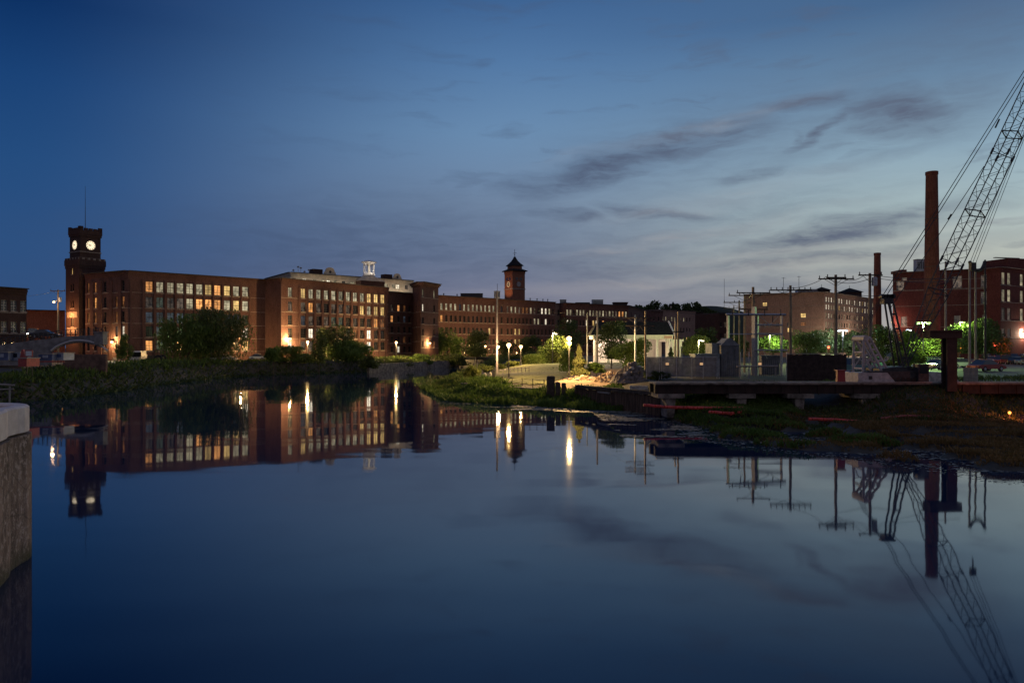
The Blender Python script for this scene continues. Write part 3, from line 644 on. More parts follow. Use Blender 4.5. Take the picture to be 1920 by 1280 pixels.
FACEL = mat('lit_clock_dial', (.8, .75, .6), .5, emit=(1, .80, .52), estr=1.15); MARK = mat('black_clock_marks', (.01, .01, .01), .6)
zc = z_of(457)
pr = c2 + dr * s2 / 2 - dl * .01; pl = c2 + dl * s2 / 2 - dr * .01
clock(tow, (pr.x, pr.y, zc), dr, None, 1.12, FACEL, MARK, (255, 290), BRD)
clock(tow, (pl.x, pl.y, zc), -dl, None, 1.12, FACEL, MARK, (255, 290), BRD)
q = MB(); q.bar((m0.x, m0.y, Z2), (m0.x, m0.y, z_of(342)), .09, DSTEEL, 6, r2=.03); q.build('flagpole', tow)
q = MB(); q.obox((lend[0] * .86 + c.x * .14 - dr.x * .06, lend[1] * .86 + c.y * .14 - dr.y * .06), (lend[0] * .10 + c.x * .90 - dr.x * .06, lend[1] * .10 + c.y * .90 - dr.y * .06), .11, z_of(624), z_of(612) - .17, STONE); q.obox((lend[0] * .86 + c.x * .14 - dr.x * .06, lend[1] * .86 + c.y * .14 - dr.y * .06), (lend[0] * .10 + c.x * .90 - dr.x * .06, lend[1] * .10 + c.y * .90 - dr.y * .06), .11, z_of(612) + 2.25, z_of(584), STONE); q.build('stone_panel', tow)
wl = (lend[0] * .5 + c.x * .5, lend[1] * .5 + c.y * .5)
light('tower_base_light', (wl[0] - dr.x * 2.2, wl[1] - dr.y * 2.2, z_of(594)), 1500, (1, .42, .13), tow, .2)
light('tower_base_light', (wl[0] - dr.x * 2.6, wl[1] - dr.y * 2.6, z_of(622)), 900, (1, .42, .13), tow, .2)
# orange clock tower behind the long mill
DT = 350; c, dr, dl = tower_frame(961, DT, 33, 6.8); z_of = lambda y: zat(y, DT); s1 = 7.0
BRO = brick('brick_orange_lit', (.28, .11, .065), (.21, .085, .055), (.25, .15, .1), stain=.3)  # brick brightened and tinted orange for warm floodlight
t2 = thing('clock_tower', (c.x, c.y, 10), 'orange-lit brick clock tower with flared pyramid roof and finial rising behind the long mill', 'clock tower')
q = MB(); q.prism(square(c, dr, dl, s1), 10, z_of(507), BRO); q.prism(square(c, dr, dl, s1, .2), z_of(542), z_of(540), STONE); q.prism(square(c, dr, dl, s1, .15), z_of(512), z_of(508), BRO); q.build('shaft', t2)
q = MB(); q.prism(square(c, dr, dl, s1, .9), z_of(507.5), z_of(506), SLATE); m0 = c + (dr + dl) * s1 / 2
q.prism(square(c, dr, dl, s1, .9), z_of(506) + .003, z_of(502.5), SLATE, top=square(c, dr, dl, s1, -.95)); q.build('lower_roof', t2)
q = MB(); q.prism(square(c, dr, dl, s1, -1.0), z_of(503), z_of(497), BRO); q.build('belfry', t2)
q = MB(); prof = [(z_of(497), -.45), (z_of(496), -.45), (z_of(491.5), -1.5), (z_of(487), -2.35), (z_of(482), -2.95), (z_of(479), -3.2)]
for (za, ga), (zb_, gb) in zip(prof, prof[1:]): q.prism(square(c, dr, dl, s1, ga), za, zb_, SLATE, top=square(c, dr, dl, s1, gb))
q.build('spire_roof', t2)
q = MB(); q.bar((m0.x, m0.y, z_of(479)), (m0.x, m0.y, z_of(465)), .1, DSTEEL, 6); q.bar((m0.x - .9, m0.y, z_of(472.5)), (m0.x + .9, m0.y, z_of(471.5)), .08, DSTEEL, 5); q.lathe((m0.x, m0.y, z_of(476)), [(.05, 0), (.3, .25), (.05, .5)], DSTEEL, 8); q.build('finial', t2)
CF2 = mat('dark_clock_dial', (.08, .035, .025), .5); CM2 = mat('pale_clock_marks', (.75, .6, .4), .5, emit=(1, .75, .4), estr=.45)
CF3 = mat('pale_clock_dial', (.35, .33, .33), .5)
pr = c + dr * s1 / 2 - dl * .02; pl = c + dl * s1 / 2 - dr * .02; zc = z_of(532)
clock(t2, (pl.x, pl.y, zc), -dl, None, 1.15, CF2, CM2, (55, 275), CM2); clock(t2, (pr.x, pr.y, zc), dr, None, 1.15, CF3, MARK, (55, 275), STONE)
for base, dirv in ((pl, -dl), (pr, dr)):
    for s_ in (-1.15, -.2 if False else 1.15):
        q = MB(); 
        for k in (-.42, .42):
            p = base + dirv * (s_ + k) * 1.0
            o_ = (dr if dirv is dr else dl).copy(); nrm = -dl if dirv is dr else -dr
            prof = [(-.3, 0), (.3, 0), (.3, 1.0), (.18, 1.3), (0, 1.42), (-.18, 1.3), (-.3, 1.0)]
            f = [(p.x + dirv.x * a_ + nrm.x * .05, p.y + dirv.y * a_ + nrm.y * .05, z_of(524.5) + b_) for a_, b_ in prof]; q.poly(f, PANE['d'])
        q.build('louvre', t2)
ql = c - dr * 9 + dl * 3; light('tower_flood', (ql.x, ql.y, z_of(566)), 3800, (1, .55, .26), t2, .4, 'SPOT', R(75), (c.x + dl.x * 3, c.y + dl.y * 3, z_of(525)))
# far-left mill and low brick building
building('brick_mill', 'dark flat-roofed brick mill at the far left edge behind the bridge', 'mill', [at(-90, 118), at(50, 128)], 2.6, zat(541, 126), [
    {'w': 1.0, 'cols': [-20, -6, 8, 26, 44], 'rows': [(12.2, 1.8), (8.6, 1.8), (5.2, 1.8)], 'codes': ['ddddd', 'ddddd', 'ddddd'], 'nx': 2, 'ny': 4}], depth=14, wallm=BRD, side_back=((-14, 4), (-12, 12)), frame=PALEF)
building('brick_building', 'low orange-lit brick building between the far left mill and the crenellated tower', 'building', [at(44, 200), at(122, 205)], 2.6, zat(582, 202), [
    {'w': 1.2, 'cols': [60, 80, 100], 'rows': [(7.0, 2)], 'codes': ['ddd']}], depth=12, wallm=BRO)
# right side: big mill with gable end wall and bright lit row front
bm = [at(1395, 270), at(1545, 258), at(1648, 300)]
crs = [1549.5 + 4.85 * i for i in range(20)]
rws = [(22.0, 1.7), (19.4, 1.7), (16.4, 1.7), (13.4, 1.7), (10.4, 1.7), (7.4, 1.7)]
building('brick_mill', 'large brick mill with nearly blank end wall and rows of bright windows behind substation', 'mill', bm, 2.6, 25.2, [
    [{'w': 1.5, 'cols': [1434], 'rows': [(20.9, 1.3)], 'codes': ['y'], 'nx': 3, 'ny': 2}, {'w': 1.7, 'cols': [1506], 'rows': [(16.6, 1.5), (13.7, 1.2)], 'codes': ['y', 'o'], 'nx': 3, 'ny': 2}, {'w': 1.6, 'cols': [1481], 'rows': [(11.6, 1.4)], 'codes': ['y'], 'nx': 3, 'ny': 2},
     {'w': .9, 'cols': [1425, 1434, 1443, 1458, 1478], 'rows': [(13.4, 1.5)], 'codes': ['mmmmm'], 'nx': 2, 'ny': 2}],
    {'w': 1.25, 'cols': crs, 'rows': rws, 'codes': ['WWWpyWWpWWpWpWyWpWpp', 'WWppWypWpWWpWpyWppWp', 'pWpdWdmpdmpdpdydmdpd', 'pppdWppmdpmdpdydmdmd', 'WppWyppmdmpmdpyddpdm', 'WpddWdmpdmdpdpyddmdd'], 'nx': 2, 'ny': 2}],
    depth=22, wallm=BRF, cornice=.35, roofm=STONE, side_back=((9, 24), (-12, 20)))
for px, D, w, lab in ((1545, 268, 4.4, 'small hipped roof ventilator at the near corner of the bright-windowed mill'), (1600, 287, 6.5, 'larger hipped rooftop ventilator in the middle of the bright-windowed mill')):
    x, y = at(px, D); a = MB(); z = 25.3; a.box(x - w / 2, x + w / 2, y, y + w, z, z + w * .33, BRD)
    a.prism([(x - w * .6, y - w * .1), (x + w * .6, y - w * .1), (x + w * .6, y + w * 1.1), (x - w * .6, y + w * 1.1)], z + w * .33, z + w * .6, SLATE, top=[(x - .2, y + w / 2 - .2), (x + .2, y + w / 2 - .2), (x + .2, y + w / 2 + .2), (x - .2, y + w / 2 + .2)])
    a.bar((x, y + w / 2, z + w * .55), (x, y + w / 2, z + w * .6 + 1), .08, DSTEEL, 5)
    single('roof_ventilator', a, (x, y, z), lab, 'roof ventilator')
for px, h, lab in ((1469, 6, 'thin antenna mast on the left of the bright-windowed mill roof'), (1498, 6.5, 'thin antenna mast on the middle of the blank-walled mill roof')):
    antenna(px, 268, 25.3, h, lab, 1)
roof_unit(1520, 268, 9, 1.6, 3, 25.35, 'row of pale blue-grey air units on the roof of the blank-walled mill', STEEL)
antenna(1358, 335, 23.0, 14, 'tall slender lattice mast left of the utility poles on the dark brick block')
# red brick building right
rd = [at(1674, 216), at(1850, 205), at(1876, 201), at(2010, 222)]
zr = zat(505, 206)
rb_ = building('red_brick_building', 'red-lit brick factory with tall windows and a rooftop penthouse at the right edge', 'factory', rd, 2.6, zr, [
    [{'w': 2.2, 'cols': [1795, 1848], 'rows': [(22.8, 3.2)], 'codes': ['mm'], 'nx': 4, 'ny': 6}, {'w': 2.2, 'cols': [1848], 'rows': [(18.2, 3.2)], 'codes': ['m'], 'nx': 4, 'ny': 6},
     {'w': 1.5, 'cols': [1695, 1795, 1848], 'rows': [(12.2, 2.8)], 'codes': ['mmm'], 'nx': 4, 'ny': 6}, {'w': 1.9, 'cols': [1688], 'rows': [(22.6, 2.8)], 'codes': ['m'], 'nx': 1, 'ny': 1}, {'w': 1.3, 'cols': [1695.5], 'rows': [(25.4, .8)], 'codes': ['m'], 'nx': 1, 'ny': 1}],
    None,
    {'w': 1.75, 'cols': [1881.2, 1892, 1915.5, 1927, 1945, 1956, 1975, 1986], 'rows': [(23.2, 3.2), (18.6, 3.2), (13.6, 3.2), (9.0, 2.2)], 'codes': ['pppppppp', 'pppppppp', 'mmpmpmpm', 'mmymdmdd'], 'nx': 4, 'ny': 6}],
    depth=20, wallm=BRR, cornice=.3, frame=PALEF, side_back=((19, 22), (10, 20)), roofm=STONE)
q = MB(); q.obox(at(1866, 208), at(1908, 210), 8, zr + .17, zat(487, 208), BRR); q.build('penthouse', rb_)
q = MB(); q.obox(at(1864.5, 203.6), at(1909.5, 205.6), .8, zat(487, 208), zat(485.8, 208), ROOFM); q.build('penthouse_coping', rb_)
q = MB(); q.obox(at(1680, 218), at(1690, 218), 6, zr + .1, zr + .9, BRR); q.build('parapet_block', rb_)
roof_unit(1726.5, 213, 2.1, 3.4, 2, zr + .17, 'tall grey rooftop box left of the big chimney')
roof_unit(1921, 212, 2.6, 3.0, 2, zr + .17, 'dark rooftop housing right of the penthouse at the frame edge', DSTEEL)
def chimney(px, D, ytop, w0, w1, label, z0=2.6, seg=20):
    x, y = at(px, D); zt = zat(ytop, D); t = thing('chimney', (x, y, z0), label, 'chimney')
    q = MB(); q.lathe((x, y, z0), [(w0 / 2, 0), (w1 / 2, zt - z0 - .8)], BRC, seg); q.build('stack', t, smooth=False)
    q = MB(); q.lathe((x, y, zt - .8), [(w1 / 2 + .04, 0), (w1 / 2 + .1, .1), (w1 / 2 + .1, .75), (w1 / 2 - .2, .8)], BRC, seg); q.build('rim', t)
    for dz in (.25, .5, .75):
        q = MB(); zz = z0 + (zt - z0) * dz; rr = (w0 + (w1 - w0) * dz) / 2 + .03; q.lathe((x, y, zz), [(rr, 0), (rr, .12)], DSTEEL, seg); q.build('iron_band', t)
    return t
chimney(1747, 171, 322, 3.7, 2.5, 'tall tapering round brick chimney beside the crane boom')
chimney(1645, 245, 474, 3.0, 2.1, 'shorter square-looking brick chimney between the two right-hand mills', seg=8)
# hill with trees and houses far behind
hx = np.linspace(110, 320, 60); hy = np.linspace(560, 760, 20); HX, HYY = np.meshgrid(hx, hy)
HZ = 3 + 38 * np.exp(-((HX - 165) / 75) ** 2) * np.clip((HYY - 560) / 60, 0, 1)
tag(grid_mesh('hill', HX, HYY, HZ, [mat('hill_soil', (.03, .035, .02), .95)]), kind='structure')
for px, y, w in ((1224, 577, 3.5), (1265, 573, 7), (1310, 582, 4)):
    a = MB(); x, yy = at(px, 612); z = zat(y, 612); a.box(x - w / 2, x + w / 2, yy, yy + 7, z - 7, z, CREAM)
    a.prism([(x - w / 2 - .3, yy - .3), (x + w / 2 + .3, yy - .3), (x + w / 2 + .3, yy + 7.3), (x - w / 2 - .3, yy + 7.3)], z, z + 1.8, SLATE, top=[(x - w / 2, yy + 3.4), (x + w / 2, yy + 3.4), (x + w / 2, yy + 3.6), (x - w / 2, yy + 3.6)])
    single('house', a, (x, yy, z - 7), {1224: 'small pale gabled house leftmost among the hilltop trees', 1265: 'widest pale house in the middle of the hilltop trees', 1310: 'small pale house at the right end of the hilltop trees'}[px], 'house')
# ------------------------------------------------------------------ vegetation builders
def leaf_mat(name, c1, c2, tr=.35):
    m = bpy.data.materials.new(name); m.use_nodes = True; t = m.node_tree; b = t.nodes['Principled BSDF']; o = t.nodes['Material Output']
    g = node(t, 'ShaderNodeNewGeometry').outputs['Position']
    n = noise3(g, .9, 4, tree=t, rough=.7); cc = mixc(smooth(n, .35, .65, tree=t), c1, c2, tree=t)
    t.links.new(cc, b.inputs['Base Color']); b.inputs['Roughness'].default_value = .55; b.inputs['Specular IOR Level'].default_value = .3
    tl = node(t, 'ShaderNodeBsdfTranslucent'); t.links.new(cc, tl.inputs[0]); mx = node(t, 'ShaderNodeMixShader'); mx.inputs[0].default_value = tr
    t.links.new(b.outputs[0], mx.inputs[1]); t.links.new(tl.outputs[0], mx.inputs[2]); t.links.new(mx.outputs[0], o.inputs[0]); MATS[name] = m; return m
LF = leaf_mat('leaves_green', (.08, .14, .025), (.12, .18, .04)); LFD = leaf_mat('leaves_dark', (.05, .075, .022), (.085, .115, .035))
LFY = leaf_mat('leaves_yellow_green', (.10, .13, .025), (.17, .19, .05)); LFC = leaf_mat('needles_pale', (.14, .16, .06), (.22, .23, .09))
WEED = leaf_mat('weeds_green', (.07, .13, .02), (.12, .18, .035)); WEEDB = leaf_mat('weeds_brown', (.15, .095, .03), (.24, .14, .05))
BARK = mat('bark', (.07, .055, .04), .95, var=.4, vscale=4)
def quads(name, C, U, V, m):      # many small leaf quads: centres C, half axes U, V
    n = len(C); v = np.empty((n, 4, 3)); v[:, 0] = C - U - V; v[:, 1] = C + U - V * .6; v[:, 2] = C + U * .25 + V; v[:, 3] = C - U * .8 + V * .7
    me = bpy.data.meshes.new(name); me.vertices.add(n * 4); me.vertices.foreach_set('co', v.ravel())
    me.loops.add(n * 4); me.loops.foreach_set('vertex_index', np.arange(n * 4)); me.polygons.add(n)
    me.polygons.foreach_set('loop_start', np.arange(n) * 4); me.polygons.foreach_set('loop_total', np.full(n, 4)); me.materials.append(m); me.update(); me.validate(); return me
def rnd_axes(n, size, droop=0.0):
    a = RNG.normal(size=(n, 3)); a /= np.linalg.norm(a, axis=1)[:, None]; b = RNG.normal(size=(n, 3)); b = np.cross(a, b); b /= np.linalg.norm(b, axis=1)[:, None]
    if droop: b = b * (1 - droop) + np.array([0, 0, -1]) * droop * 1.6
    s = size * RNG.uniform(.6, 1.4, (n, 1)); return a * s, b * s * (1 + droop)
def crown_pts(kind, r, h, n):
    if kind == 'cone':
        t = RNG.random(n) ** .65; z = h * (1 - t) ; rad = r * (t * .95 + .04) * (.75 + .3 * np.sin(z * 5.5 / h * 3 + RNG.random(n)))
        a = RNG.random(n) * 2 * np.pi; q = np.sqrt(RNG.uniform(.45, 1, n)); lob = 1 + .18 * np.sin(a * 7 + z * 1.5)
        return np.stack([np.cos(a) * rad * q * lob, np.sin(a) * rad * q * lob, z - .12 * rad], -1)
    k = 22 if kind != 'willow' else 26; cs = []
    for i in range(k):
        a = RNG.random() * 6.283; u = RNG.random() ** .5; zc = RNG.uniform(-.75, .95)
        rr = math.sqrt(max(.05, 1 - zc * zc * .8)) * u * .72; cs.append((math.cos(a) * rr * r, math.sin(a) * rr * r, h * (.5 + zc * .36), RNG.uniform(.22, .40)))
    cs.append((0, 0, h * .5, .5)); cs.append((0, 0, h * .7, .38))
    cs = np.array(cs); idx = RNG.integers(0, len(cs), n); d = RNG.normal(size=(n, 3)); d /= np.linalg.norm(d, axis=1)[:, None]
    rad = RNG.random(n) ** .33; P_ = cs[idx, :3] + d * (rad * cs[idx, 3])[:, None] * np.array([r, r, h * .5])
    if kind == 'willow':
        m = RNG.random(n) < .55; P_[m, 2] -= RNG.random(m.sum()) ** 1.3 * h * .42
    lo, hi = np.percentile(P_[:, 2], (1.5, 99.3)); P_[:, 2] = (P_[:, 2] - lo) / (hi - lo) * h
    w = np.percentile(np.abs(P_[:, :2]), 97.5); P_[:, :2] *= r / w * .98; P_[:, 2] = np.clip(P_[:, 2], h * .0, h * 1.04); return P_
def tree(label, px, D, ytop, wpx, kind='round', m=None, n=5200, leaf=None, zbase=None, trunk=None, ybot=None, name='tree', group=None, two=False):
    x, y = at(px, D); z0 = gz(x, y) if zbase is None else zbase; top = zat(ytop, D); r = wpx / F * D / 2 * 1.1
    zb = z0 + (.1 if trunk is None else trunk) if ybot is None else max(z0, zat(ybot, D)); h = max(1.0, top - zb); leaf = leaf or max(.09, D / 747 * .62)
    t = thing(name, (x, y, z0), label, 'tree' if name == 'tree' else 'shrub', group)
    P_ = crown_pts(kind, r, h, n); U, V = rnd_axes(n, leaf, .55 if kind == 'willow' else 0)
    if kind == 'cone': V = V * .6
    me = quads('crown', P_ + np.array([0, 0, zb - z0]), U, V, m or LF); o = bpy.data.objects.new('crown', me); COL.objects.link(o); o.parent = t
    q = MB(); tr = max(.06, r * .055); hh = zb - z0 + h * .55; b_ = Vector((x, y, z0 - .2)); mid = Vector((x + r * .05, y, z0 + hh * .5)); q.bar(b_, mid, tr, BARK, 7, tr * .75); q.bar(mid, (x, y, z0 + hh), tr * .75, BARK, 7, tr * .35)
    for k in range(6):
        a = k * 1.05 + RNG.random(); s = .3 + .1 * k; st = Vector((x, y, z0 + hh * s + (zb - z0) * .3)); q.bar(st, (x + math.cos(a) * r * .6, y + math.sin(a) * r * .6, st.z + h * .28), tr * .4, BARK, 5, tr * .1)
    q.build('trunk', t); return t
TR = [
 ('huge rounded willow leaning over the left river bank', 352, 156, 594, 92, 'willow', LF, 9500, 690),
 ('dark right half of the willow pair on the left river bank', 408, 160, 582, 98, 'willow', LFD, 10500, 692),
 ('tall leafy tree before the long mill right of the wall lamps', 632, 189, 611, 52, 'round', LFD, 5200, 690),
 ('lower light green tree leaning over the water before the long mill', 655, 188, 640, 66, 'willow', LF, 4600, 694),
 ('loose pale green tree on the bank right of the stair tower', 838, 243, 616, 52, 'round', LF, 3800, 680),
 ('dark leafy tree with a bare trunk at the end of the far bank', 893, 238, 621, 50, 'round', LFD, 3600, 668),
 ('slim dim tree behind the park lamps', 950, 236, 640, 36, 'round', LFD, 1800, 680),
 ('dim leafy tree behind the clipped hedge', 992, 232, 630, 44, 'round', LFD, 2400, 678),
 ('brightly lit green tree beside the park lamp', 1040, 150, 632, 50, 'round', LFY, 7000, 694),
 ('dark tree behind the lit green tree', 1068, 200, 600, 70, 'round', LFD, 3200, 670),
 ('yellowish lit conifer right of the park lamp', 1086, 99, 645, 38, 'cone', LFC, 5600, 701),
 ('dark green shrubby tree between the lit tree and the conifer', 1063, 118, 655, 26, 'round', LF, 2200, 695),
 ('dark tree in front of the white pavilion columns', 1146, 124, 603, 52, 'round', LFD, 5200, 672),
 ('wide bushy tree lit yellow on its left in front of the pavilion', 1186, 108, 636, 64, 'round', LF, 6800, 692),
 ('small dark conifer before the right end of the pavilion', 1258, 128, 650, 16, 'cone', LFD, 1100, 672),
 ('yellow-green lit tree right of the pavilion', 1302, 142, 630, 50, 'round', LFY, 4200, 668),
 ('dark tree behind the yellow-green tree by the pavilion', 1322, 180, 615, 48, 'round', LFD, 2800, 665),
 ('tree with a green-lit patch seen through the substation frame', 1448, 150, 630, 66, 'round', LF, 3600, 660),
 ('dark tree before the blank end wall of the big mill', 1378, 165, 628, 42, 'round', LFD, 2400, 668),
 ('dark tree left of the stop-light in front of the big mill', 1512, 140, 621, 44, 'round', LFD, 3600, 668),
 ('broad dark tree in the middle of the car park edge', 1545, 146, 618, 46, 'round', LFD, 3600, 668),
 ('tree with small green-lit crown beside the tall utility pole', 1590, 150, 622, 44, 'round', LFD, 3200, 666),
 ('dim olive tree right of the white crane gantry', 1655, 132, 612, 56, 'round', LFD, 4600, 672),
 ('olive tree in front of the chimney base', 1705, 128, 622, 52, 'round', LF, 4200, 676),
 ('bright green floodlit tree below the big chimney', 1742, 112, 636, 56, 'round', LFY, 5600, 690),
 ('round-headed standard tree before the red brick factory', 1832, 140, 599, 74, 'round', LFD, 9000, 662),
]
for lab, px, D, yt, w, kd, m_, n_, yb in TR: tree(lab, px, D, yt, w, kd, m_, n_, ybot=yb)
hill = [(1192, 575, 20), (1200, 572, 22), (1213, 571, 18), (1221, 566, 12), (1233, 564, 24), (1250, 571, 16), (1262, 566, 14), (1270, 571, 18), (1284, 570, 22), (1297, 567, 24), (1307, 570, 18), (1318, 576, 18), (1328, 578, 16), (1338, 584, 16)]
HL = ['hilltop tree at the far left end above the distant mills', 'second hilltop tree from the left', 'low hilltop tree left of the small leftmost house', 'pointed spruce beside the small leftmost hilltop house', 'tallest round tree on the hilltop', 'low round tree right of the tallest hilltop tree',
      'pointed spruce in the middle of the hilltop', 'narrow round tree over the widest hilltop house', 'broad tree right of the widest hilltop house', 'broadest round tree on the right part of the hilltop', 'round tree left of the right-end hilltop house', 'round tree behind the right-end hilltop house', 'second last tree descending the hill to the right', 'last low tree at the right foot of the hill']
for i, (px, yt, w) in enumerate(hill):
    x, y = at(px, 600 + (i % 3) * 8); tree(HL[i], px, 600 + (i % 3) * 8, yt, w, 'cone' if i in (3, 6) else 'round', LFD, 700, leaf=.62, zbase=zat(602, 600), ybot=592, group='trees on the skyline hill')
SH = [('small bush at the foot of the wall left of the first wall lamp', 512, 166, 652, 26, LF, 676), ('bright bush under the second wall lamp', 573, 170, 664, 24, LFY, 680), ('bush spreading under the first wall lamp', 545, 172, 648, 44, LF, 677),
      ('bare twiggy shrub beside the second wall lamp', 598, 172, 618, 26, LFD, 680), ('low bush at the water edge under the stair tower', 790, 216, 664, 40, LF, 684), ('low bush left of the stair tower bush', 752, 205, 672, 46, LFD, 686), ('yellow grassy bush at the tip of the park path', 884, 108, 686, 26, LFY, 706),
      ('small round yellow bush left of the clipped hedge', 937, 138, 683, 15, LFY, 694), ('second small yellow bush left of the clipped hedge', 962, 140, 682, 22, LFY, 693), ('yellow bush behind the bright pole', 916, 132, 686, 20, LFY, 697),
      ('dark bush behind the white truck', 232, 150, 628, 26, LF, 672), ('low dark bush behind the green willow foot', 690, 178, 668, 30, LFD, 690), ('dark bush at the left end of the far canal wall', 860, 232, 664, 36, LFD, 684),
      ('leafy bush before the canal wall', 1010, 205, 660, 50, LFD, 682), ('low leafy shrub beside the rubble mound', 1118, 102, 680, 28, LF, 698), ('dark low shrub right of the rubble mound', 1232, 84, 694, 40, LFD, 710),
      ('orange-lit shrub behind the added amber signal', 1796, 153, 636, 34, LF, 662), ('red-lit shrub behind the added red signal by the factory', 1862, 171, 634, 52, LF, 664), ('green shrub behind the parked cars by the chimney', 1716, 104, 655, 30, LFY, 688), ('dark shrub right of the crane tracks', 1690, 92, 660, 44, LF, 700)]
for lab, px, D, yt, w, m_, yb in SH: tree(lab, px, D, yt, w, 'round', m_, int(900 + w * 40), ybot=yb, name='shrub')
# clipped hedge
hx0, hx1 = at(976, 146), at(1026, 150); n_ = 9000; tt = RNG.random(n_); th = RNG.random(n_) * np.pi
hr, hh = 1.5, 2.0; base = np.array([hx0[0], hx0[1], gz(*hx0)]); dv = np.array([hx1[0] - hx0[0], hx1[1] - hx0[1], gz(*hx1) - gz(*hx0)])
endk = np.clip(1 - (np.abs(tt - .5) * 2) ** 8, .3, 1)
Ph = dv * tt[:, None] + np.stack([0 * tt, -np.cos(th) * hr * endk, np.sin(th) ** .5 * hh * endk * RNG.uniform(.9, 1.03, n_)], -1); U, V = rnd_axes(n_, .11)
tag(bpy.data.objects.new('hedge', quads('hedge', Ph, U, V, LFY)), 'long clipped rounded hedge on the park lawn', 'hedge'); ho = bpy.data.objects['hedge']; ho.location = base; COL.objects.link(ho)
# ground cover along the banks: blades and leaves scattered where land lies near water
def scatter(name, n, xr, yr, test, m, hgt, wid, lean=.35, clump=.6):
    X = RNG.uniform(*xr, n); Y = RNG.uniform(*yr, n); sd = sdist(X, Y); k = test(X, Y, sd); X, Y, sd = X[k], Y[k], sd[k]; Z = height(X, Y)
    cl = .35 + .65 * (np.sin(X * clump * 1.7 + np.sin(Y * clump)) * np.sin(Y * clump * 1.3 + 2 * np.sin(X * clump * .7)) * .5 + .5); hh_ = hgt * cl * RNG.uniform(.5, 1.3, len(X))
    lf = int(len(X)); A_ = RNG.random(lf) * 6.283; U = np.stack([np.cos(A_), np.sin(A_), 0 * A_], -1) * (wid * RNG.uniform(.6, 1.4, lf))[:, None]
    V = np.stack([RNG.normal(size=lf) * lean, RNG.normal(size=lf) * lean, np.ones(lf)], -1) * (hh_ / 2)[:, None]
    C_ = np.stack([X, Y, np.maximum(Z, -.05)], -1) + V * RNG.uniform(.6, 1.0, lf)[:, None]
    o = bpy.data.objects.new(name, quads(name, C_, U, V, m)); COL.objects.link(o); return tag(o, kind='stuff')
def lump(X, Y, s, a): return (np.sin(X * s + 1.7 * np.sin(Y * s * .8)) * np.sin(Y * s * 1.2 + X * .3 * s) + a) > 0
scatter('bank_undergrowth', 90000, (-110, -20), (74, 215), lambda X, Y, s: (s > -.3) & (s < 13) & ~((X < -38) & (Y > 118) & (Y < 172) & (s > 7)), LFD, .8, .15, .9)
scatter('bank_grass', 14000, (-80, -30), (85, 160), lambda X, Y, s: (s > 3) & (s < 11), WEED, 1.3, .10)
scatter('far_bank_grass', 12000, (-34, 12), (165, 250), lambda X, Y, s: (s > -.3) & (s < 8) & (Y > 170), LFD, 1.3, .2)
scatter('peninsula_weeds', 64000, (-15, 12), (71, 135), lambda X, Y, s: (s > -1.2) & (s < 13) & (Y < 92 + np.clip(-X, -2, 10) * 3.6) & (X < 11.5), WEED, .95, .085)
scatter('peninsula_reeds', 9000, (-14, -4), (100, 150), lambda X, Y, s: (s > 0) & (s < 9) & (X < -5.5), LFY, 1.1, .06, .2)
scatter('marsh_weeds', 60000, (10, 26), (44, 68), lambda X, Y, s: (s > -1.4) & (s < 13) & (height(X, Y) > .02) & lump(X, Y, .55, .6) & (X < 23.5), WEED, .45, .045)
scatter('marsh_low_weeds', 70000, (11, 44), (34, 62), lambda X, Y, s: (s > -.6) & (s < 22) & (height(X, Y) > .0), WEEDB, .22, .03)
scatter('marsh_brown_grass', 90000, (19, 44), (27, 60), lambda X, Y, s: (s > -.3) & (s < 22) & (X > 18.5) & (height(X, Y) > .02) & lump(X, Y, .4, .7), WEEDB, .36, .035)
scatter('trestle_scrub', 14000, (10, 48), (55, 63), lambda X, Y, s: (s > .5), LFD, .4, .05)
scatter('lawn_tufts', 9000, (0, 16), (92, 150), lambda X, Y, s: (s > 3) & lump(X, Y, 1.2, -.2), LAWN, .18, .05)
scatter('crane_yard_weeds', 9000, (14, 60), (66, 78), lambda X, Y, s: (s > 3) & lump(X, Y, .9, .1), LFD, .6, .06)
# floating mats: thin irregular duckweed and debris on the water
MATW = mat('duckweed', (.16, .15, .11), .55, col2=(.27, .25, .2), vscale=2.5); MATG = mat('duckweed_green', (.06, .085, .03), .7, col2=(.12, .13, .06), vscale=2)
def floaters(name, n, xr, yr, test, m, sz):
    X = RNG.uniform(*xr, n); Y = RNG.uniform(*yr, n); sd = sdist(X, Y); k = test(X, Y, sd); X, Y = X[k], Y[k]; n = len(X)
    A_ = RNG.random(n) * 6.283; s = sz * RNG.uniform(.4, 1.6, n); U = np.stack([np.cos(A_) * s * 1.6, np.sin(A_) * s, RNG.normal(size=n) * .004], -1); V = np.stack([-np.sin(A_) * s, np.cos(A_) * s, RNG.normal(size=n) * .004], -1)
    o = bpy.data.objects.new(name, quads(name, np.stack([X, Y, RNG.uniform(.006, .05, n)], -1), U, V, m)); COL.objects.link(o); return tag(o, kind='stuff')
floaters('duckweed', 15000, (0, 15), (50, 82), lambda X, Y, s: (s < 0) & (s > -11) & lump(X * .5, Y, .8, -.05) & ((X > 7.5) | (Y > 69)), MATW, .11)
floaters('floating_debris', 12000, (9, 33), (27, 62), lambda X, Y, s: (s < 0) & (s > -1.3), MATW, .05)
floaters('marsh_scum', 12000, (10, 40), (34, 61), lambda X, Y, s: (s > 0) & (height(X, Y) < .0) & lump(X * .4, Y, 1.3, .1), MATW, .07)
floaters('floating_leaves', 5000, (-8, 8), (70, 86), lambda X, Y, s: (s < 0) & (s > -5) & lump(X * .4, Y, 1.1, -.25), MATG, .08)

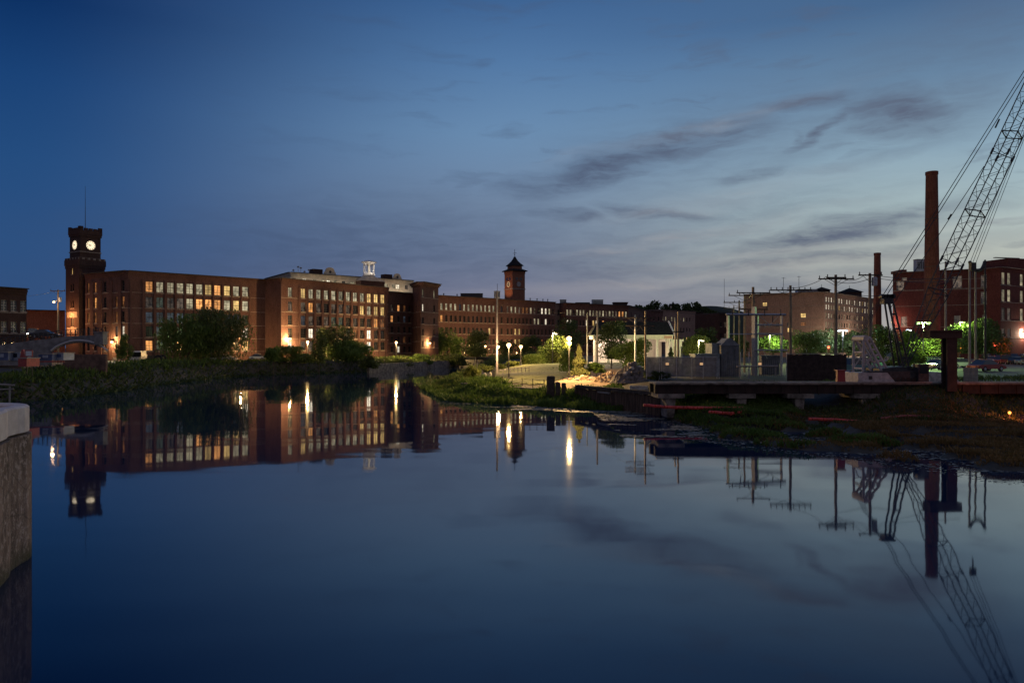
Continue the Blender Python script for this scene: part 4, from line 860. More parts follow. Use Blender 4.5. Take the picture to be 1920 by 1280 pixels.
# ------------------------------------------------------------------ lamps
def glow(name, col, s): return mat(name, (.02, .02, .02), .4, emit=col, estr=s)
GLW = glow('lamp_globe_warm', (1, .56, .22), 7); GLH = glow('lamp_head_white', (.85, .95, 1), 5); GLG = glow('lamp_head_green', (.4, 1, .35), .9); GLR = glow('signal_red', (1, .12, .05), 5); GLP = glow('lamp_pink', (1, .6, .42), 8)
WARM = (1, .62, .23)
def post_lamp(px, D, ygl, label, power=450, col=WARM, ybase=None, gm=None, r=.33):
    x, y = at(px, D); z0 = gz(x, y) + .03; zt = zat(ygl, D); t = thing('street_lamp', (x, y, z0), label, 'street lamp')
    q = MB(); q.lathe((x, y, z0), [(.3, 0), (.3, .12), (.17, .3), (.13, .9), (.075, 1.05), (.055, zt - z0 - .5), (.11, zt - z0 - .42), (.13, zt - z0 - .28)], DSTEEL, 10); q.build('post', t)
    q = MB(); q.lathe((x, y, zt - .28), [(.1, 0), (r, .22), (r * .9, .46), (.12, .56)], gm or GLW, 12); q.build('globe', t)
    q = MB(); q.lathe((x, y, zt + .285), [(.26, 0), (.2, .1), (.03, .2)], DSTEEL, 10); q.build('cap', t)
    light('lamp_light', (x, y - .45, zt - .1), power * 10, col, t, .2); return t
post_lamp(954, 108, 647, 'black post lamp nearest the water on the park lawn', 380)
post_lamp(976.5, 140, 650, 'black post lamp at the left end of the clipped hedge', 380)
post_lamp(1067, 95, 635, 'tall black post lamp between the lit tree and the conifer', 1100)
post_lamp(943, 262, 652, 'smaller post lamp behind the park before the long mill', 420)
post_lamp(969, 262, 662, 'lowest small post lamp behind the park lawn', 250, r=.2)
post_lamp(910, 256, 649, 'post lamp at the far bank beside the dark leafy tree', 500)
post_lamp(995, 272, 651, 'post lamp right of the hedge lamp before the long mill', 450)
post_lamp(867, 250, 643, 'post lamp on the far bank near the brick stair tower bushes', 500, gm=GLP)
post_lamp(743, 212, 642, 'post lamp before the small recessed brick bay', 1500)
post_lamp(577, 192, 641, 'post lamp on the path before the long mill', 1300)
post_lamp(1068.5, 150, 643, 'distant post lamp seen just behind the tall park lamp', 350)
post_lamp(1020, 276, 650, 'distant lamp shining through the bright green tree', 400)
def wall_lamp(px, D, y, label, power=700, name='wall_lamp', col=WARM, r=.22, off=1.0):
    x, yy = at(px, D); z = zat(y, D); t = thing(name, (x, yy, z), label, 'wall lamp')
    q = MB(); q.box(x - .12, x + .12, yy, yy + off, z + .22, z + .3, DSTEEL); q.box(x - .2, x + .2, yy - .2, yy + .2, z + .14, z + .22, DSTEEL); q.build('bracket', t)
    q = MB(); q.lathe((x, yy, z - .2), [(.08, 0), (r, .12), (r, .3), (.1, .34)], GLW, 12); q.build('bulb', t)
    light('lamp_light', (x, yy - .5, z - .1), power * 2.6, col, t, .2); return t
wall_lamp(544, 195.6, 635, 'very bright wall lamp at the left corner of the long mill', 1500, r=.36)
wall_lamp(806, 230.2, 643, 'bright wall lamp on the front of the stair tower', 1100, r=.34)
wall_lamp(210, 177, 641, 'bright wall lamp on the mill beside the bridge end', 1000, r=.32)
wall_lamp(452, 192.5, 642, 'wall lamp on the mill at the right edge of the willow', 800, r=.28)
wall_lamp(1918, 207.2, 625, 'white wall lamp on the red brick factory at the frame edge', 1500, col=(1, .75, .5), r=.34, off=.6)
wall_lamp(1673, 214.6, 604, 'pinkish lamp at the left corner of the red brick factory', 350, col=(1, .5, .35), off=.6)
def lot_lamp(px, D, y, label, two=True, gm=None, power=500, col=(.75, .9, 1), arm=None):
    x, yy = at(px, D); z0 = gz(x, yy); z = zat(y, D); t = thing('car_park_lamp', (x, yy, z0), label, 'car park lamp')
    q = MB(); q.bar((x, yy, z0), (x, yy, z + .25), .09, DSTEEL, 8); q.bar((x - .8 if two else x, yy, z + .25), (x + .8, yy, z + .25), .05, STEEL, 6); q.build('pole', t)
    for s in ((-1, 1) if two else (1,)):
        q = MB(); q.box(x + s * .7 - .3, x + s * .7 + .3, yy - .2, yy + .2, z + .13, z + .32, DSTEEL); h_ = q.build('lamp_head', t)
        q = MB(); q.box(x + s * .7 - .2, x + s * .7 + .2, yy - .17, yy + .17, z, z + .127, gm or GLH); g_ = q.build('lens', t); g_.parent = h_
    light('lamp_light', (x, yy - .4, z - .25), power, col, t, .3); return t
lot_lamp(1580, 144, 621, 'twin-headed bluish-white car park lamp beside the tall pole', power=2500)
lot_lamp(1731, 108, 608, 'twin-headed car park lamp above the bright green tree', gm=GLG, power=7000, col=(.6, 1, .3))
lot_lamp(1699, 140, 620, 'single white car park lamp left of the chimney', two=False, power=500)
lot_lamp(1643, 138, 620, 'single green car park lamp right of the crane gantry', two=False, gm=GLG, power=500, col=(.4, 1, .3))
lot_lamp(1036, 146, 627, 'single-armed grey lamp post above the bright green tree', two=False, gm=glow('lamp_dim', (1, .9, .7), 3), power=4200, col=(1, .84, .36))
lot_lamp(1443, 146, 628, 'slim lamp post behind the substation frame', two=False, gm=glow('lamp_yellow', (.9, 1, .5), 3), power=3500, col=(.8, 1, .4))
lot_lamp(1310, 130, 640, 'lamp post behind the yellow-green tree by the pavilion', two=False, gm=glow('lamp_dim', (1, .9, .7), 3), power=3000, col=(1, .95, .35))
lot_lamp(1800, 143, 606, 'slim lamp post at the left edge of the round-headed tree', two=False, gm=GLG, power=3500, col=(.7, 1, .25))
lot_lamp(1574, 252, 640, 'added distant warm lamp washing the left end of the bright-windowed mill front', two=False, gm=GLW, power=5500, col=(1, .8, .55))  # added lamp hidden behind trees to brighten the mill front
lot_lamp(1618, 272, 641, 'added distant warm lamp washing the right end of the bright-windowed mill front', two=False, gm=GLW, power=5500, col=(1, .8, .55))  # also added, washes the other end of that front
# red and orange lit spots come from added signals and an added stake lamp
# ------------------------------------------------------------------ pavilion
D = 140; pv = thing('pavilion', (*at(1185, D), 3.0), 'white colonnaded pavilion with dark pitched roof behind the trees', 'pavilion')
xa, xb, xc = at(1112, D)[0], at(1262, D)[0], at(1281, D)[0]; y0, y1 = D, D + 7; zg = 3.1; ze, zr_ = zat(628, D), zat(603, D + 3)
q = MB(); q.box(xa, xb, y0, y1, zg - .4, zg + .15, CONC); q.build('plinth', pv)
for k in range(7):
    x = xa + .6 + k * (xb - xa - 1.2) / 6
    q = MB(); q.box(x - .32, x + .32, y0 + .2, y0 + .84, zg + .15, zg + .4, WHITEP); q.lathe((x, y0 + .52, zg + .4), [(.26, 0), (.22, ze - zg - 1.3), (.3, ze - zg - 1.15)], WHITEP, 12); q.build('column', pv)
q = MB(); q.box(xa, xb, y0 + .1, y0 + .9, ze - .75, ze, WHITEP); q.box(xb - .8, xb, y0 + .903, y1, ze - .75, ze, WHITEP); q.box(xa, xa + .8, y0 + .903, y1, ze - .75, ze, WHITEP); q.build('entablature', pv)
q = MB(); q.box(xa + .8, xb - .8, y1 - .3, y1, zg + .15, ze - .003, mat('white_boards', (.55, .5, .5), .7, var=.2, vscale=3, vstretch=(4, 1, .3))); q.build('back_wall', pv)
q = MB(); q.box(xa + .8, xb - .8, y0 + .9, y1 - .3, ze - .2, ze - .003, WHITEP); q.build('ceiling', pv)
q = MB(); e = .5; ym = (y0 + y1) / 2
for s, yy in ((-1, y0 - e), (1, y1 + e)):
    q.poly([(xa - e, yy, ze + .02), (xb + .2, yy, ze + .02), (xb - .2, ym, zr_), (xa + 1.2, ym, zr_)][::-s], SLATE)
    q.poly([(xa - e, yy, ze - .14), (xb + .2, yy, ze - .14), (xb + .2, yy, ze + .017), (xa - e, yy, ze + .017)], WHITEP)
q.poly([(xa - e, y0 - e, ze + .02), (xa + 1.2, ym, zr_), (xa - e, y1 + e, ze + .02)], SLATE); q.build('roof', pv)
q = MB(); q.poly([(xb + .15, y0, ze), (xb + .15, y1, ze), (xb - .2, ym, zr_ - .05)], WHITEP)
for (a_, b_) in (((xb + .22, y0 - e, ze + .05), (xb - .1, ym, zr_ + .05)), ((xb + .22, y1 + e, ze + .05), (xb - .1, ym, zr_ + .05))): q.bar(a_, b_, .17, WHITEP, 4)
g = q.build('gable', pv); q = MB(); q.bar((xb + .1, ym, ze + .9), (xb + .22, ym, ze + .9), .35, DSTEEL, 8); w_ = q.build('vent', pv); w_.parent = g
q = MB(); q.box(xb + .01, xc, y0 + 1, y1, zg, zat(640, D), WHITEP); q.box(xb - 1.2, xc + .25, y0 + .7, y1, zat(640, D) + .003, zat(636, D), WHITEP); q.build('side_room', pv)
for k in range(3):
    x = xb + .35 + k * .65; q = MB(); q.box(x, x + .28, y0 + .96, y0 + .997, zg + .8, zg + 3.2, mat('grey_window', (.1, .1, .12), .3)); q.build('slit_window', pv)
q = MB(); x = at(1253, D)[0]; q.box(x - .75, x + .75, y0 - .06, y0 + .06 + .036, ze - .62, ze - .12, mat('pink_sign', (.55, .3, .26), .6)); q.build('sign_board', pv)
light('pavilion_light', (xa + 2.4, y0 + 3, ze - .8), 1500, (1, .78, .55), pv, .3)
light('pavilion_light', (xa + 8, y0 + 3, ze - .8), 110, (1, .75, .6), pv, .3)
light('pavilion_light', (xb - 1.0, y0 - 3.5, zg + .6), 90, (1, .72, .68), pv, .3)

# ------------------------------------------------------------------ poles and wires
def pole(px, D, ytop, label, r=.16, m=None, arms=(), xf=False, lampy=None, name='utility_pole', lean=0.0):
    x, y = at(px, D); z0 = gz(x, y) - .2; zt = zat(ytop, D); t = thing(name, (x, y, z0), label, 'utility pole')
    q = MB(); q.bar((x, y, z0), (x + lean, y, zt), r, m or WOODP, 10, r * .72); q.build('pole', t)
    for yy, w, ins in arms:
        z = zat(yy, D); q = MB(); q.box(x - w / 2, x + w / 2, y - .2, y - .08, z - .07, z + .07, DWOOD); q.bar((x, y - .14, z - .8), (x - w * .32, y - .14, z - .07), .025, DSTEEL, 4); q.bar((x, y - .14, z - .8), (x + w * .32, y - .14, z - .07), .025, DSTEEL, 4); a_ = q.build('crossarm', t)
        for k in range(ins):
            xi = x - w / 2 + .12 + (w - .24) * k / max(1, ins - 1)
            if abs(xi - x) < .05: continue
            q = MB(); q.lathe((xi, y - .14, z + .07), [(.03, 0), (.07, .06), (.04, .14), (.07, .2), (.03, .3)], DSTEEL, 8); o = q.build('insulator', t); o.parent = a_
    if xf:
        z = zat(xf, D); q = MB(); q.lathe((x + .45, y - .1, z), [(.24, 0), (.28, .05), (.28, .85), (.2, .95)], STEEL, 12); q.bar((x, y, z + .5), (x + .4, y - .1, z + .5), .04, DSTEEL, 5); q.build('transformer', t)
    return t
TOPS = {}
def pl(key, *a, **k): TOPS[key] = (a[0], a[1]); return pole(*a, **k)
pl('a', 1412, 93, 538, 'thick wooden pole with curved line hardware rising above the substation frame', r=.22, arms=[(549, 4.2, 3), (580, 3.6, 2)])
pl('b', 1482, 90, 535, 'dark pole with a long insulator crossarm before the blank mill wall', r=.2, arms=[(544, 5.0, 8)])
pl('c', 1567, 84, 515, 'tall wooden pole left of the crane with a single short crossarm', r=.2, arms=[(520.5, 2.2, 2), (523, 4, 2)])
pl('d', 1631, 81, 512, 'tall wooden pole with transformer beside the shorter chimney', r=.2, arms=[(516, 2.6, 3)], xf=536)
pl('e', 1386, 118, 563, 'distant pole with braced crossarm left of the blank mill wall', r=.16, arms=[(567, 5.0, 4)])
pl('f', 1376, 140, 573, 'farthest short pole with small crossarm behind the substation', r=.14, arms=[(578, 4.0, 5)])
pl('g', 1396, 105, 552, 'dark pole with low crossarm half behind the braced pole', r=.16, arms=[(554, 4.6, 4)])
pl('h', 1101, 147, 586, 'pale slender pole right of the yellowish conifer', r=.14, m=PALEP)
pl('i', 1120, 107, 584, 'pale pole standing before the left end of the pavilion', r=.15, m=PALEP)
pl('j', 1191, 96, 590, 'pale steel pole with two short crossbars before the pavilion roof', r=.12, m=STEEL, arms=[(596, 2.6, 0), (611, 2.4, 0)])
pl('k', 1210, 93, 583, 'darker pole next to the pale crossbar pole before the pavilion', r=.14, arms=[(596, 2.2, 0), (611, 2.2, 0)])
pl('l', 1266, 95, 602, 'leftmost of two close poles at the right end of the pavilion', r=.13, m=PALEP)
pl('m', 1271.5, 93, 584, 'taller right pole of the close pair at the pavilion end', r=.15, arms=[(622, 1.4, 0)])
pl('n', 932, 129, 545, 'tall dark pole on the park path, its lower part lit bright', r=.2, m=PALEP)
pl('o', 1773, 100, 490, 'pale pole rising in front of the crane boom foot at the red factory', r=.16, m=PALEP)
pl('p', 1818, 96, 489, 'pale pole with a hooked dark top before the red factory', r=.17, m=PALEP)
pl('q', 1829, 97, 508, 'shorter pale pole beside the hooked pole before the red factory', r=.16, m=PALEP)
pl('r', 109, 150, 543, 'wooden pole with transformer and small lamp arm left of the crenellated tower', r=.2, arms=[(545.5, 3.0, 3)], xf=566)
pl('s', 1847, 96, 487, 'short-topped dark pole at the right end of the curved yoke', r=.15, m=DSTEEL)
x, y = at(101, 149); z = zat(566, 149); lt_ = thing('street_lamp', (x, y, z), 'small orange lamp on an arm of the wooden pole by the crenellated tower', 'street lamp')
q = MB(); q.bar((x, y, z + .15), (x + 1.0, y + .9, z + .3), .05, STEEL, 6); q.build('arm', lt_); q = MB(); q.lathe((x, y, z - .2), [(.08, 0), (.2, .1), (.2, .25), (.08, .34)], GLW, 10); q.build('bulb', lt_); light('lamp_light', (x, y - .4, z - .1), 350, (1, .6, .3), lt_)
# bright lamp low on the park pole
x, y = at(934.5, 127.6); z = zat(650, 127.6); lt_ = thing('street_lamp', (x, y, z), 'small bright lamp fixed halfway up the tall dark park pole', 'street lamp')
q = MB(); q.bar((x, y, z + .2), (x - .3, y + 1.3, z + .3), .05, STEEL, 6); q.build('arm', lt_); q = MB(); q.lathe((x, y, z - .2), [(.08, 0), (.22, .12), (.22, .3), (.08, .36)], GLW, 12); q.build('bulb', lt_); light('lamp_light', (x, y - .3, z - .1), 4500, (1, .6, .3), lt_)
# yoke between poles p and s
q = MB(); pts = []
for k in range(13):
    t = k / 12; px = 1818 + 29 * t; y_ = 490 + 17 * (1 - abs(2 * t - 1) ** 3); pts.append((*at(px, 95.6), zat(y_, 95.6)))
q.path(pts, .22, DSTEEL, 6); single('cable_yoke', q, pts[0], 'dark curved yoke hung between two pole tops before the red factory', 'cable yoke')
def wire(pts, label, r=.018, sag=.5, cat='wire', name='power_line', grp='overhead wires'):
    q = MB(); P_ = []
    for a, b in zip(pts, pts[1:]):
        a, b = Vector(a), Vector(b)
        for k in range(9):
            t = k / 8; v_ = a.lerp(b, t); v_.z -= sag * 4 * t * (1 - t); P_.append(v_)
    q.path(P_, r, WIRE, 4); return single(name, q, pts[0], label, cat, grp)
def top(px, D, y, dx=0): x, yy = at(px, D); return (x + dx, yy, zat(y, D))
for i, (a, b, lab) in enumerate([((1552, 84, 517), (1482, 90, 540), 'wire sloping down left from the crossarm of the tall crane-side pole'), ((1575, 84, 520), (1623, 81, 514), 'upper of two wires between the two tall poles'),
        ((1552, 84, 523), (1631, 81, 522), 'lower of two wires between the two tall poles'), ((1631, 81, 515), (1800, 90, 520), 'upper wire running right from the transformer pole to the factory'), ((1631, 81, 519), (1780, 95, 527), 'second wire running right from the transformer pole'),
        ((1567, 84, 545), (1690, 84, 548), 'low wire crossing before the shorter chimney'), ((1412, 93, 549), (1386, 118, 567), 'wire between the curved-hardware pole and the braced pole'), ((1482, 90, 544), (1412, 93, 550), 'wire between the insulator pole and the curved-hardware pole'),
        ((1386, 118, 568), (1376, 140, 578), 'short wire behind the substation frame'), ((932, 129, 570), (1101, 147, 589), 'long thin wire from the park pole to the pale slender pole'), ((1101, 147, 588), (1191, 96, 596), 'wire from the pale slender pole to the crossbar pole'),
        ((1210, 93, 611), (1271, 93, 622), 'wire between the darker pole and the taller pole at the pavilion end'), ((1271, 93, 586), (1412, 93, 582), 'long wire from the pavilion end pole to the substation pole'), ((109, 150, 546), (-30, 130, 560), 'wire leaving the frame left of the crenellated tower')]):
    wire([top(*a), top(*b)], lab, sag=.5 if i in (1, 2, 5) else .35, r=.03 if i < 8 else .02)

# ------------------------------------------------------------------ substation
sub = thing('substation_frame', (*at(1415, 89), 2.6), 'grey steel substation frame of tall posts and crossbeams', 'substation frame'); DS = 89
for px, yt, r in ((1365, 588, .17), (1414, 575, .3), (1419.5, 588, .2), (1465, 590, .15)):
    q = MB(); x, y = at(px, DS); q.bar((x, y, 2.4), (x, y, zat(yt, DS)), r, STEEL, 4); q.build('post', sub)
for xa_, xb_, yy, r in ((1360, 1472, 589.5, .14), (1416, 1466, 609, .1), (1416, 1466, 626, .1), (1366, 1418, 626, .07), (1412, 1475, 656, .09)):
    q = MB(); q.bar((at(xa_, DS)[0], DS - .25, zat(yy, DS)), (at(xb_, DS)[0], DS - .25, zat(yy + .6, DS)), r, STEEL, 4); q.build('crossbeam', sub)
for i in range(7):
    q = MB(); x = at(1371 + i * 15, DS)[0]; z = zat(589.5, DS); q.bar((x, DS - .5, z - .15), (x, DS - .5, z - .95 if i % 2 else z + .6), .06, DSTEEL, 6); q.build('insulator', sub)
for px0, px1, yy0, yy1 in ((1419, 1443, 588, 609), (1464, 1443, 588, 609), (1430, 1438, 656, 672), (1424, 1419, 656, 672)):
    q = MB(); q.bar((at(px0, DS)[0], DS - .1, zat(yy0, DS)), (at(px1, DS)[0], DS - .1, zat(yy1, DS)), .035, STEEL, 4); q.build('brace', sub)
def cabinet(x0, x1, yt, D_, dd, label, m, pitched=False):
    xa_, xb_ = at(x0, D_)[0], at(x1, D_)[0]; z0 = 2.6; zt = zat(yt, D_); t = thing('transformer_cabinet', ((xa_ + xb_) / 2, D_, z0), label, 'transformer cabinet'); q = MB()
    q.box(xa_, xb_, D_, D_ + dd, z0, zt, m); q.build('body', t); q = MB()
    if pitched: q.prism([(xa_ - .1, D_ - .1), (xb_ + .1, D_ - .1), (xb_ + .1, D_ + dd + .1), (xa_ - .1, D_ + dd + .1)], zt, zt + .9, m, top=[(xa_ + .9, D_ + .2), (xb_ - .9, D_ + .2), (xb_ - .9, D_ + dd - .2), (xa_ + .9, D_ + dd - .2)])
    else: q.box(xa_ - .1, xb_ + .1, D_ - .1, D_ + dd + .1, zt, zt + .12, m)
    q.build('lid', t); q = MB(); n = max(2, int((xb_ - xa_) / .55))
    for k in range(n): q.box(xa_ + .12 + k * (xb_ - xa_) / n, xa_ + .2 + k * (xb_ - xa_) / n, D_ - .05, D_ - .002, z0 + .2, zt - .1, m)
    q.build('ribs', t)
GREYP = mat('grey_panel_paint', (.17, .21, .23), .6, var=.25, vscale=1.5); GREYD = mat('dark_panel_paint', (.10, .11, .125), .6, var=.3, vscale=1.5)
cabinet(1304, 1349, 665, 86, 2.5, 'low pale grey-green cabinet behind the substation fence', GREYP)
cabinet(1335, 1352, 645, 88, 3, 'taller pale grey cabinet beside the dark pitched one', GREYP)
cabinet(1352, 1386, 648, 87, 3, 'dark cabinet with chamfered top at the left foot of the steel frame', GREYD, True)
cabinet(1428, 1462, 668, 92, 2, 'dark equipment box low behind the right frame post', GREYD)
# slatted chain fence with three small lit signs
fence = thing('chain_link_fence', (*at(1290, 83), 2.5), 'grey slatted chain-link fence round the substation', 'fence'); DF = 83
fpx = [1212, 1236, 1240, 1268, 1297, 1318, 1344]; zt, zb = zat(669, DF), zat(706, DF)
q = MB(); SLAT = mat('fence_slats', (.15, .16, .19), .65, var=.3, vscale=2)
x = at(1212, DF)[0]
while x < at(1344, DF)[0]: q.box(x, x + .075, DF, DF + .02, zb, zt - .06, SLAT); x += .085
q.build('slat_panel', fence)
for px in fpx:
    q = MB(); x = at(px, DF)[0]; q.bar((x, DF - .08, zb - .3), (x, DF - .08, zt + .05), .05, STEEL, 6); q.build('post', fence)
q = MB(); q.bar((at(1212, DF)[0], DF - .05, zt), (at(1344, DF)[0], DF - .05, zt), .03, STEEL, 5); q.build('rail', fence)
f2 = thing('metal_fence', (*at(1420, 83), 2.5), 'open mesh fence with bare steel rail before the substation frame', 'fence')
for px in (1348, 1388, 1404, 1475):
    q = MB(); x = at(px, DF)[0]; q.bar((x, DF - .08, zb - .3), (x, DF - .08, zat(660 if px > 1380 else 672, DF)), .06, STEEL, 6); q.build('post', f2)
q = MB()
x = at(1348, DF)[0]
while x < at(1475, DF)[0]: q.bar((x, DF, zb), (x, DF, zat(675, DF)), .012, STEEL, 3, cap=False); x += .22
q.build('mesh_panel', f2)
q = MB(); q.bar((at(1378, DF)[0], DF - .6, zat(686.5, DF)), (at(1455, DF)[0], DF - .6, zat(686, DF)), .1, PALEP, 6); q.bar((at(1451, DF)[0], DF - .6, zat(686, DF)), (at(1451, DF)[0], DF - .6, zb), .08, PALEP, 6); q.bar((at(1384, DF)[0], DF - .6, zat(686, DF)), (at(1384, DF)[0], DF - .6, zb), .08, PALEP, 6); single('barrier_rail', q, (at(1378, DF)[0], DF - .6, zb), 'pale horizontal barrier rail before the mesh fence', 'barrier')
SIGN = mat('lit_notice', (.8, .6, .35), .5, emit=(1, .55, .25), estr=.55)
for px, lab in ((1250.5, 'small orange-lit notice at the left of the slatted fence'), (1314.5, 'small orange-lit notice in the middle of the slatted fence'), (1424, 'small orange-lit notice on the mesh fence')):
    q = MB(); x = at(px, DF)[0]; z = zat(682, DF); q.box(x - .17, x + .17, DF - .16, DF - .13, z - .13, z + .13, SIGN); q.box(x - .19, x + .19, DF - .127, DF - .11, z - .15, z + .15, DSTEEL); single('notice', q, (x, DF - .13, z - .15), lab, 'notice sign')
# dark slatted wall right of it
q = MB(); DF2 = 80; x = at(1476, DF2)[0]; BP = mat('brown_boards', (.035, .022, .02), .9, var=.4, vscale=2)
while x < at(1583, DF2)[0]: q.box(x, x + .28, DF2, DF2 + .06, 2.2, zat(664 + 2 * random.random(), DF2), BP); x += .29
fw = thing('board_fence', (*at(1530, DF2), 2.2), 'dark brown board fence between the substation and the crane', 'fence'); q.build('boards', fw)
q = MB(); q.box(at(1476, DF2)[0], at(1583, DF2)[0], DF2 - .08, DF2 - .003, zat(664, DF2), zat(663, DF2) + .05, PALEP); q.build('top_rail', fw)

# ------------------------------------------------------------------ crawler crane
DC = 64; zgc = 3.05
def cp(px, y, dy=0.0): x, yy = at(px, DC); return Vector((x, yy + dy, zat(y, DC)))
cr = thing('crawler_crane', (*at(1650, DC), zgc), 'lattice-boom crawler crane with pale A-frame gantry, its boom rising out of the frame', 'crane')
GAN = mat('pale_crane_paint', (.42, .38, .38), .6, var=.25, vscale=2.5)
for s in (-1.6, 1.6):
    q = MB(); a, b = at(1600, DC)[0], at(1712, DC)[0]; yy = DC + s; prof = []
    for k in range(9): t = R(90 + 180 * k / 8); prof.append((a + .5 + .5 * math.cos(t), zgc + .52 + .5 * math.sin(t)))
    for k in range(9): t = R(-90 + 180 * k / 8); prof.append((b - .5 + .5 * math.cos(t), zgc + .52 + .5 * math.sin(t)))
    f = [(p[0], yy - .4, p[1]) for p in prof]; g_ = [(p[0], yy + .4, p[1]) for p in prof]; q.poly(f, DSTEEL); q.poly(g_[::-1], DSTEEL)
    for i in range(len(f)): j = (i + 1) % len(f); q.poly([f[i], f[j], g_[j], g_[i]], DSTEEL)
    for k in range(10): q.bar((a + .6 + k * (b - a - 1.2) / 9, yy - .45, zgc + .3), (a + .6 + k * (b - a - 1.2) / 9, yy - .38, zgc + .3), .2, RUST, 8)
    q.build('track', cr)
q = MB(); pts = [cp(1588, 716), cp(1657, 716), cp(1641, 697), cp(1588, 697)]   # pale house / counterweight skirt
f = [(p.x, DC - 2.1, p.z) for p in pts]; b_ = [(p.x, DC + 1.6, p.z) for p in pts]; q.poly(f, GAN); q.poly(b_[::-1], GAN)
for i in range(4): j = (i + 1) % 4; q.poly([f[i], f[j], b_[j], b_[i]], GAN)
q.build('counterweight', cr)
q = MB(); p = cp(1610, 706); q.box(p.x - .14, p.x + .14, DC - 2.14, DC - 2.103, p.z - .14, p.z + .14, DSTEEL); q.build('hatch', cr)
q = MB(); pts = [cp(1640, 716), cp(1700, 716), cp(1704, 700), cp(1690, 686), cp(1655, 688), cp(1639, 690)]   # machinery house and cab
f = [(p.x, DC - 1.5, p.z) for p in pts]; b_ = [(p.x, DC + 1.5, p.z) for p in pts]; q.poly(f, DSTEEL); q.poly(b_[::-1], DSTEEL)
for i in range(6): j = (i + 1) % 6; q.poly([f[i], f[j], b_[j], b_[i]], DSTEEL)
q.build('machine_house', cr)
q = MB(); p = cp(1696, 693); q.box(p.x - .1, p.x + .75, DC - 2.4, DC - 1.52, p.z - .9, p.z + .55, DSTEEL); cabn = q.build('cab', cr); q = MB(); q.box(p.x + .0, p.x + .65, DC - 2.43, DC - 2.403, p.z - .25, p.z + .4, GLASSD); w_ = q.build('cab_window', cr); w_.parent = cabn
q = MB()
for dy in (-1.3, .5):
    q.bar(cp(1605, 697, dy), cp(1606, 636, dy), .11, GAN, 6); a0, a1 = cp(1609, 636, dy), cp(1641, 698, dy); q.bar(a0, a1, .14, GAN, 6); q.bar(a0 + Vector((.38, 0, .12)), a1 + Vector((.45, 0, .15)), .12, GAN, 6)
    for k in range(7): t = k / 6; q.bar(a0.lerp(a1, t), a0.lerp(a1, t) + Vector((.42, 0, .14)), .1, GAN, 5)
    q.bar(a0.lerp(a1, .45), cp(1605, 690, dy), .05, GAN, 5); q.bar(a0.lerp(a1, .75), cp(1606, 668, dy), .05, GAN, 5)
for yy in (637, 660, 690): q.bar(cp(1606, yy, -1.3), cp(1606, yy, .5), .08, GAN, 6)
q.bar(cp(1609, 634, -1.5), cp(1609, 634, .7), .25, GAN, 8); q.build('gantry', cr)
q = MB()
for dy in (-1.1, .5):
    q.bar(cp(1684, 698, dy), cp(1660, 562, dy * .35), .085, DSTEEL, 6)
    q.bar(cp(1694, 698, dy), cp(1669, 562, dy * .35), .085, DSTEEL, 6)
for k in range(6): t = k / 5; q.bar(cp(1684 - 24 * t, 698 - 136 * t, -1.1 + .7 * t), cp(1694 - 25 * t, 698 - 136 * t, -1.1 + .7 * t), .07, DSTEEL, 5)
q.box(cp(1653, 0).x, cp(1670, 0).x, DC - .5, DC + .3, cp(0, 570).z, cp(0, 561).z, DSTEEL)
for px in (1654, 1659, 1664, 1669, 1673): q.bar(cp(px, 556, -.25), cp(px, 556, .25), .2, DSTEEL, 10)
q.bar(cp(1653, 553), cp(1675, 559), .12, DSTEEL, 6); q.build('mast', cr)
# boom: square lattice, chords in oblique view
foot = cp(1690, 694); tip = cp(2022, -12); ax = (tip - foot).normalized(); sv = Vector((0, 1, 0)); uv = ax.cross(sv).normalized()   # uv lies in the picture plane
ca, sa = math.cos(R(52)), math.sin(R(52)); e1 = uv * ca + sv * sa; e2 = -uv * sa + sv * ca; Lb = (tip - foot).length; hb = .64
def corner(s, i, tap):
    w = hb * tap; return foot + ax * s + e1 * w * (1 if i in (0, 1) else -1) + e2 * w * (1 if i in (0, 3) else -1)
q = MB(); N_ = int(Lb / 1.45); S_ = [Lb * k / N_ for k in range(N_ + 1)]; tp = lambda s: min(1, .22 + .78 * s / 7.5, .2 + .8 * (Lb - s) / 5)
for i in range(4):
    for a, b in zip(S_, S_[1:]): q.bar(corner(a, i, tp(a)), corner(b, i, tp(b)), .048, DSTEEL, 5, cap=False)
q.build('boom_chords', cr); q = MB()
for i in range(4):
    j = (i + 1) % 4
    for k, (a, b) in enumerate(zip(S_, S_[1:])):
        m_ = (a + b) / 2; q.bar(corner(a, i, tp(a)), corner(m_, j, tp(m_)), .021, DSTEEL, 4, cap=False); q.bar(corner(m_, j, tp(m_)), corner(b, i, tp(b)), .021, DSTEEL, 4, cap=False)
        if k % 5 == 0: q.bar(corner(a, i, tp(a)), corner(a, j, tp(a)), .05, DSTEEL, 4)
q.build('boom_lacing', cr)
for k in (6, 12, 18):     # section joints
    q = MB(); s = Lb * k / 21
    for i in range(4): q.bar(corner(s - .25, i, tp(s)), corner(s + .25, i, tp(s)), .1, DSTEEL, 6); q.bar(corner(s, i, tp(s)), corner(s, (i + 2) % 4, tp(s)), .035, DSTEEL, 4)
    q.build('boom_joint', cr)
mt = cp(1655, 560); q = MB()
for dy in (-.35, .35): q.bar(mt + Vector((0, dy, 0)), tip + Vector((-.2, dy, .2)), .032, WIRE, 4)
q.bar(cp(1865, 234, -.35) - ax * .4, cp(1865, 234, -.35) + ax * .4, .07, WIRE, 6); q.build('boom_pendant', cr)
q = MB(); q.bar(cp(1668, 580), cp(1845, 312), .03, WIRE, 4); q.bar(cp(1778, 411), cp(1784, 402), .09, WIRE, 6); q.build('boom_pendant', cr)
q = MB()
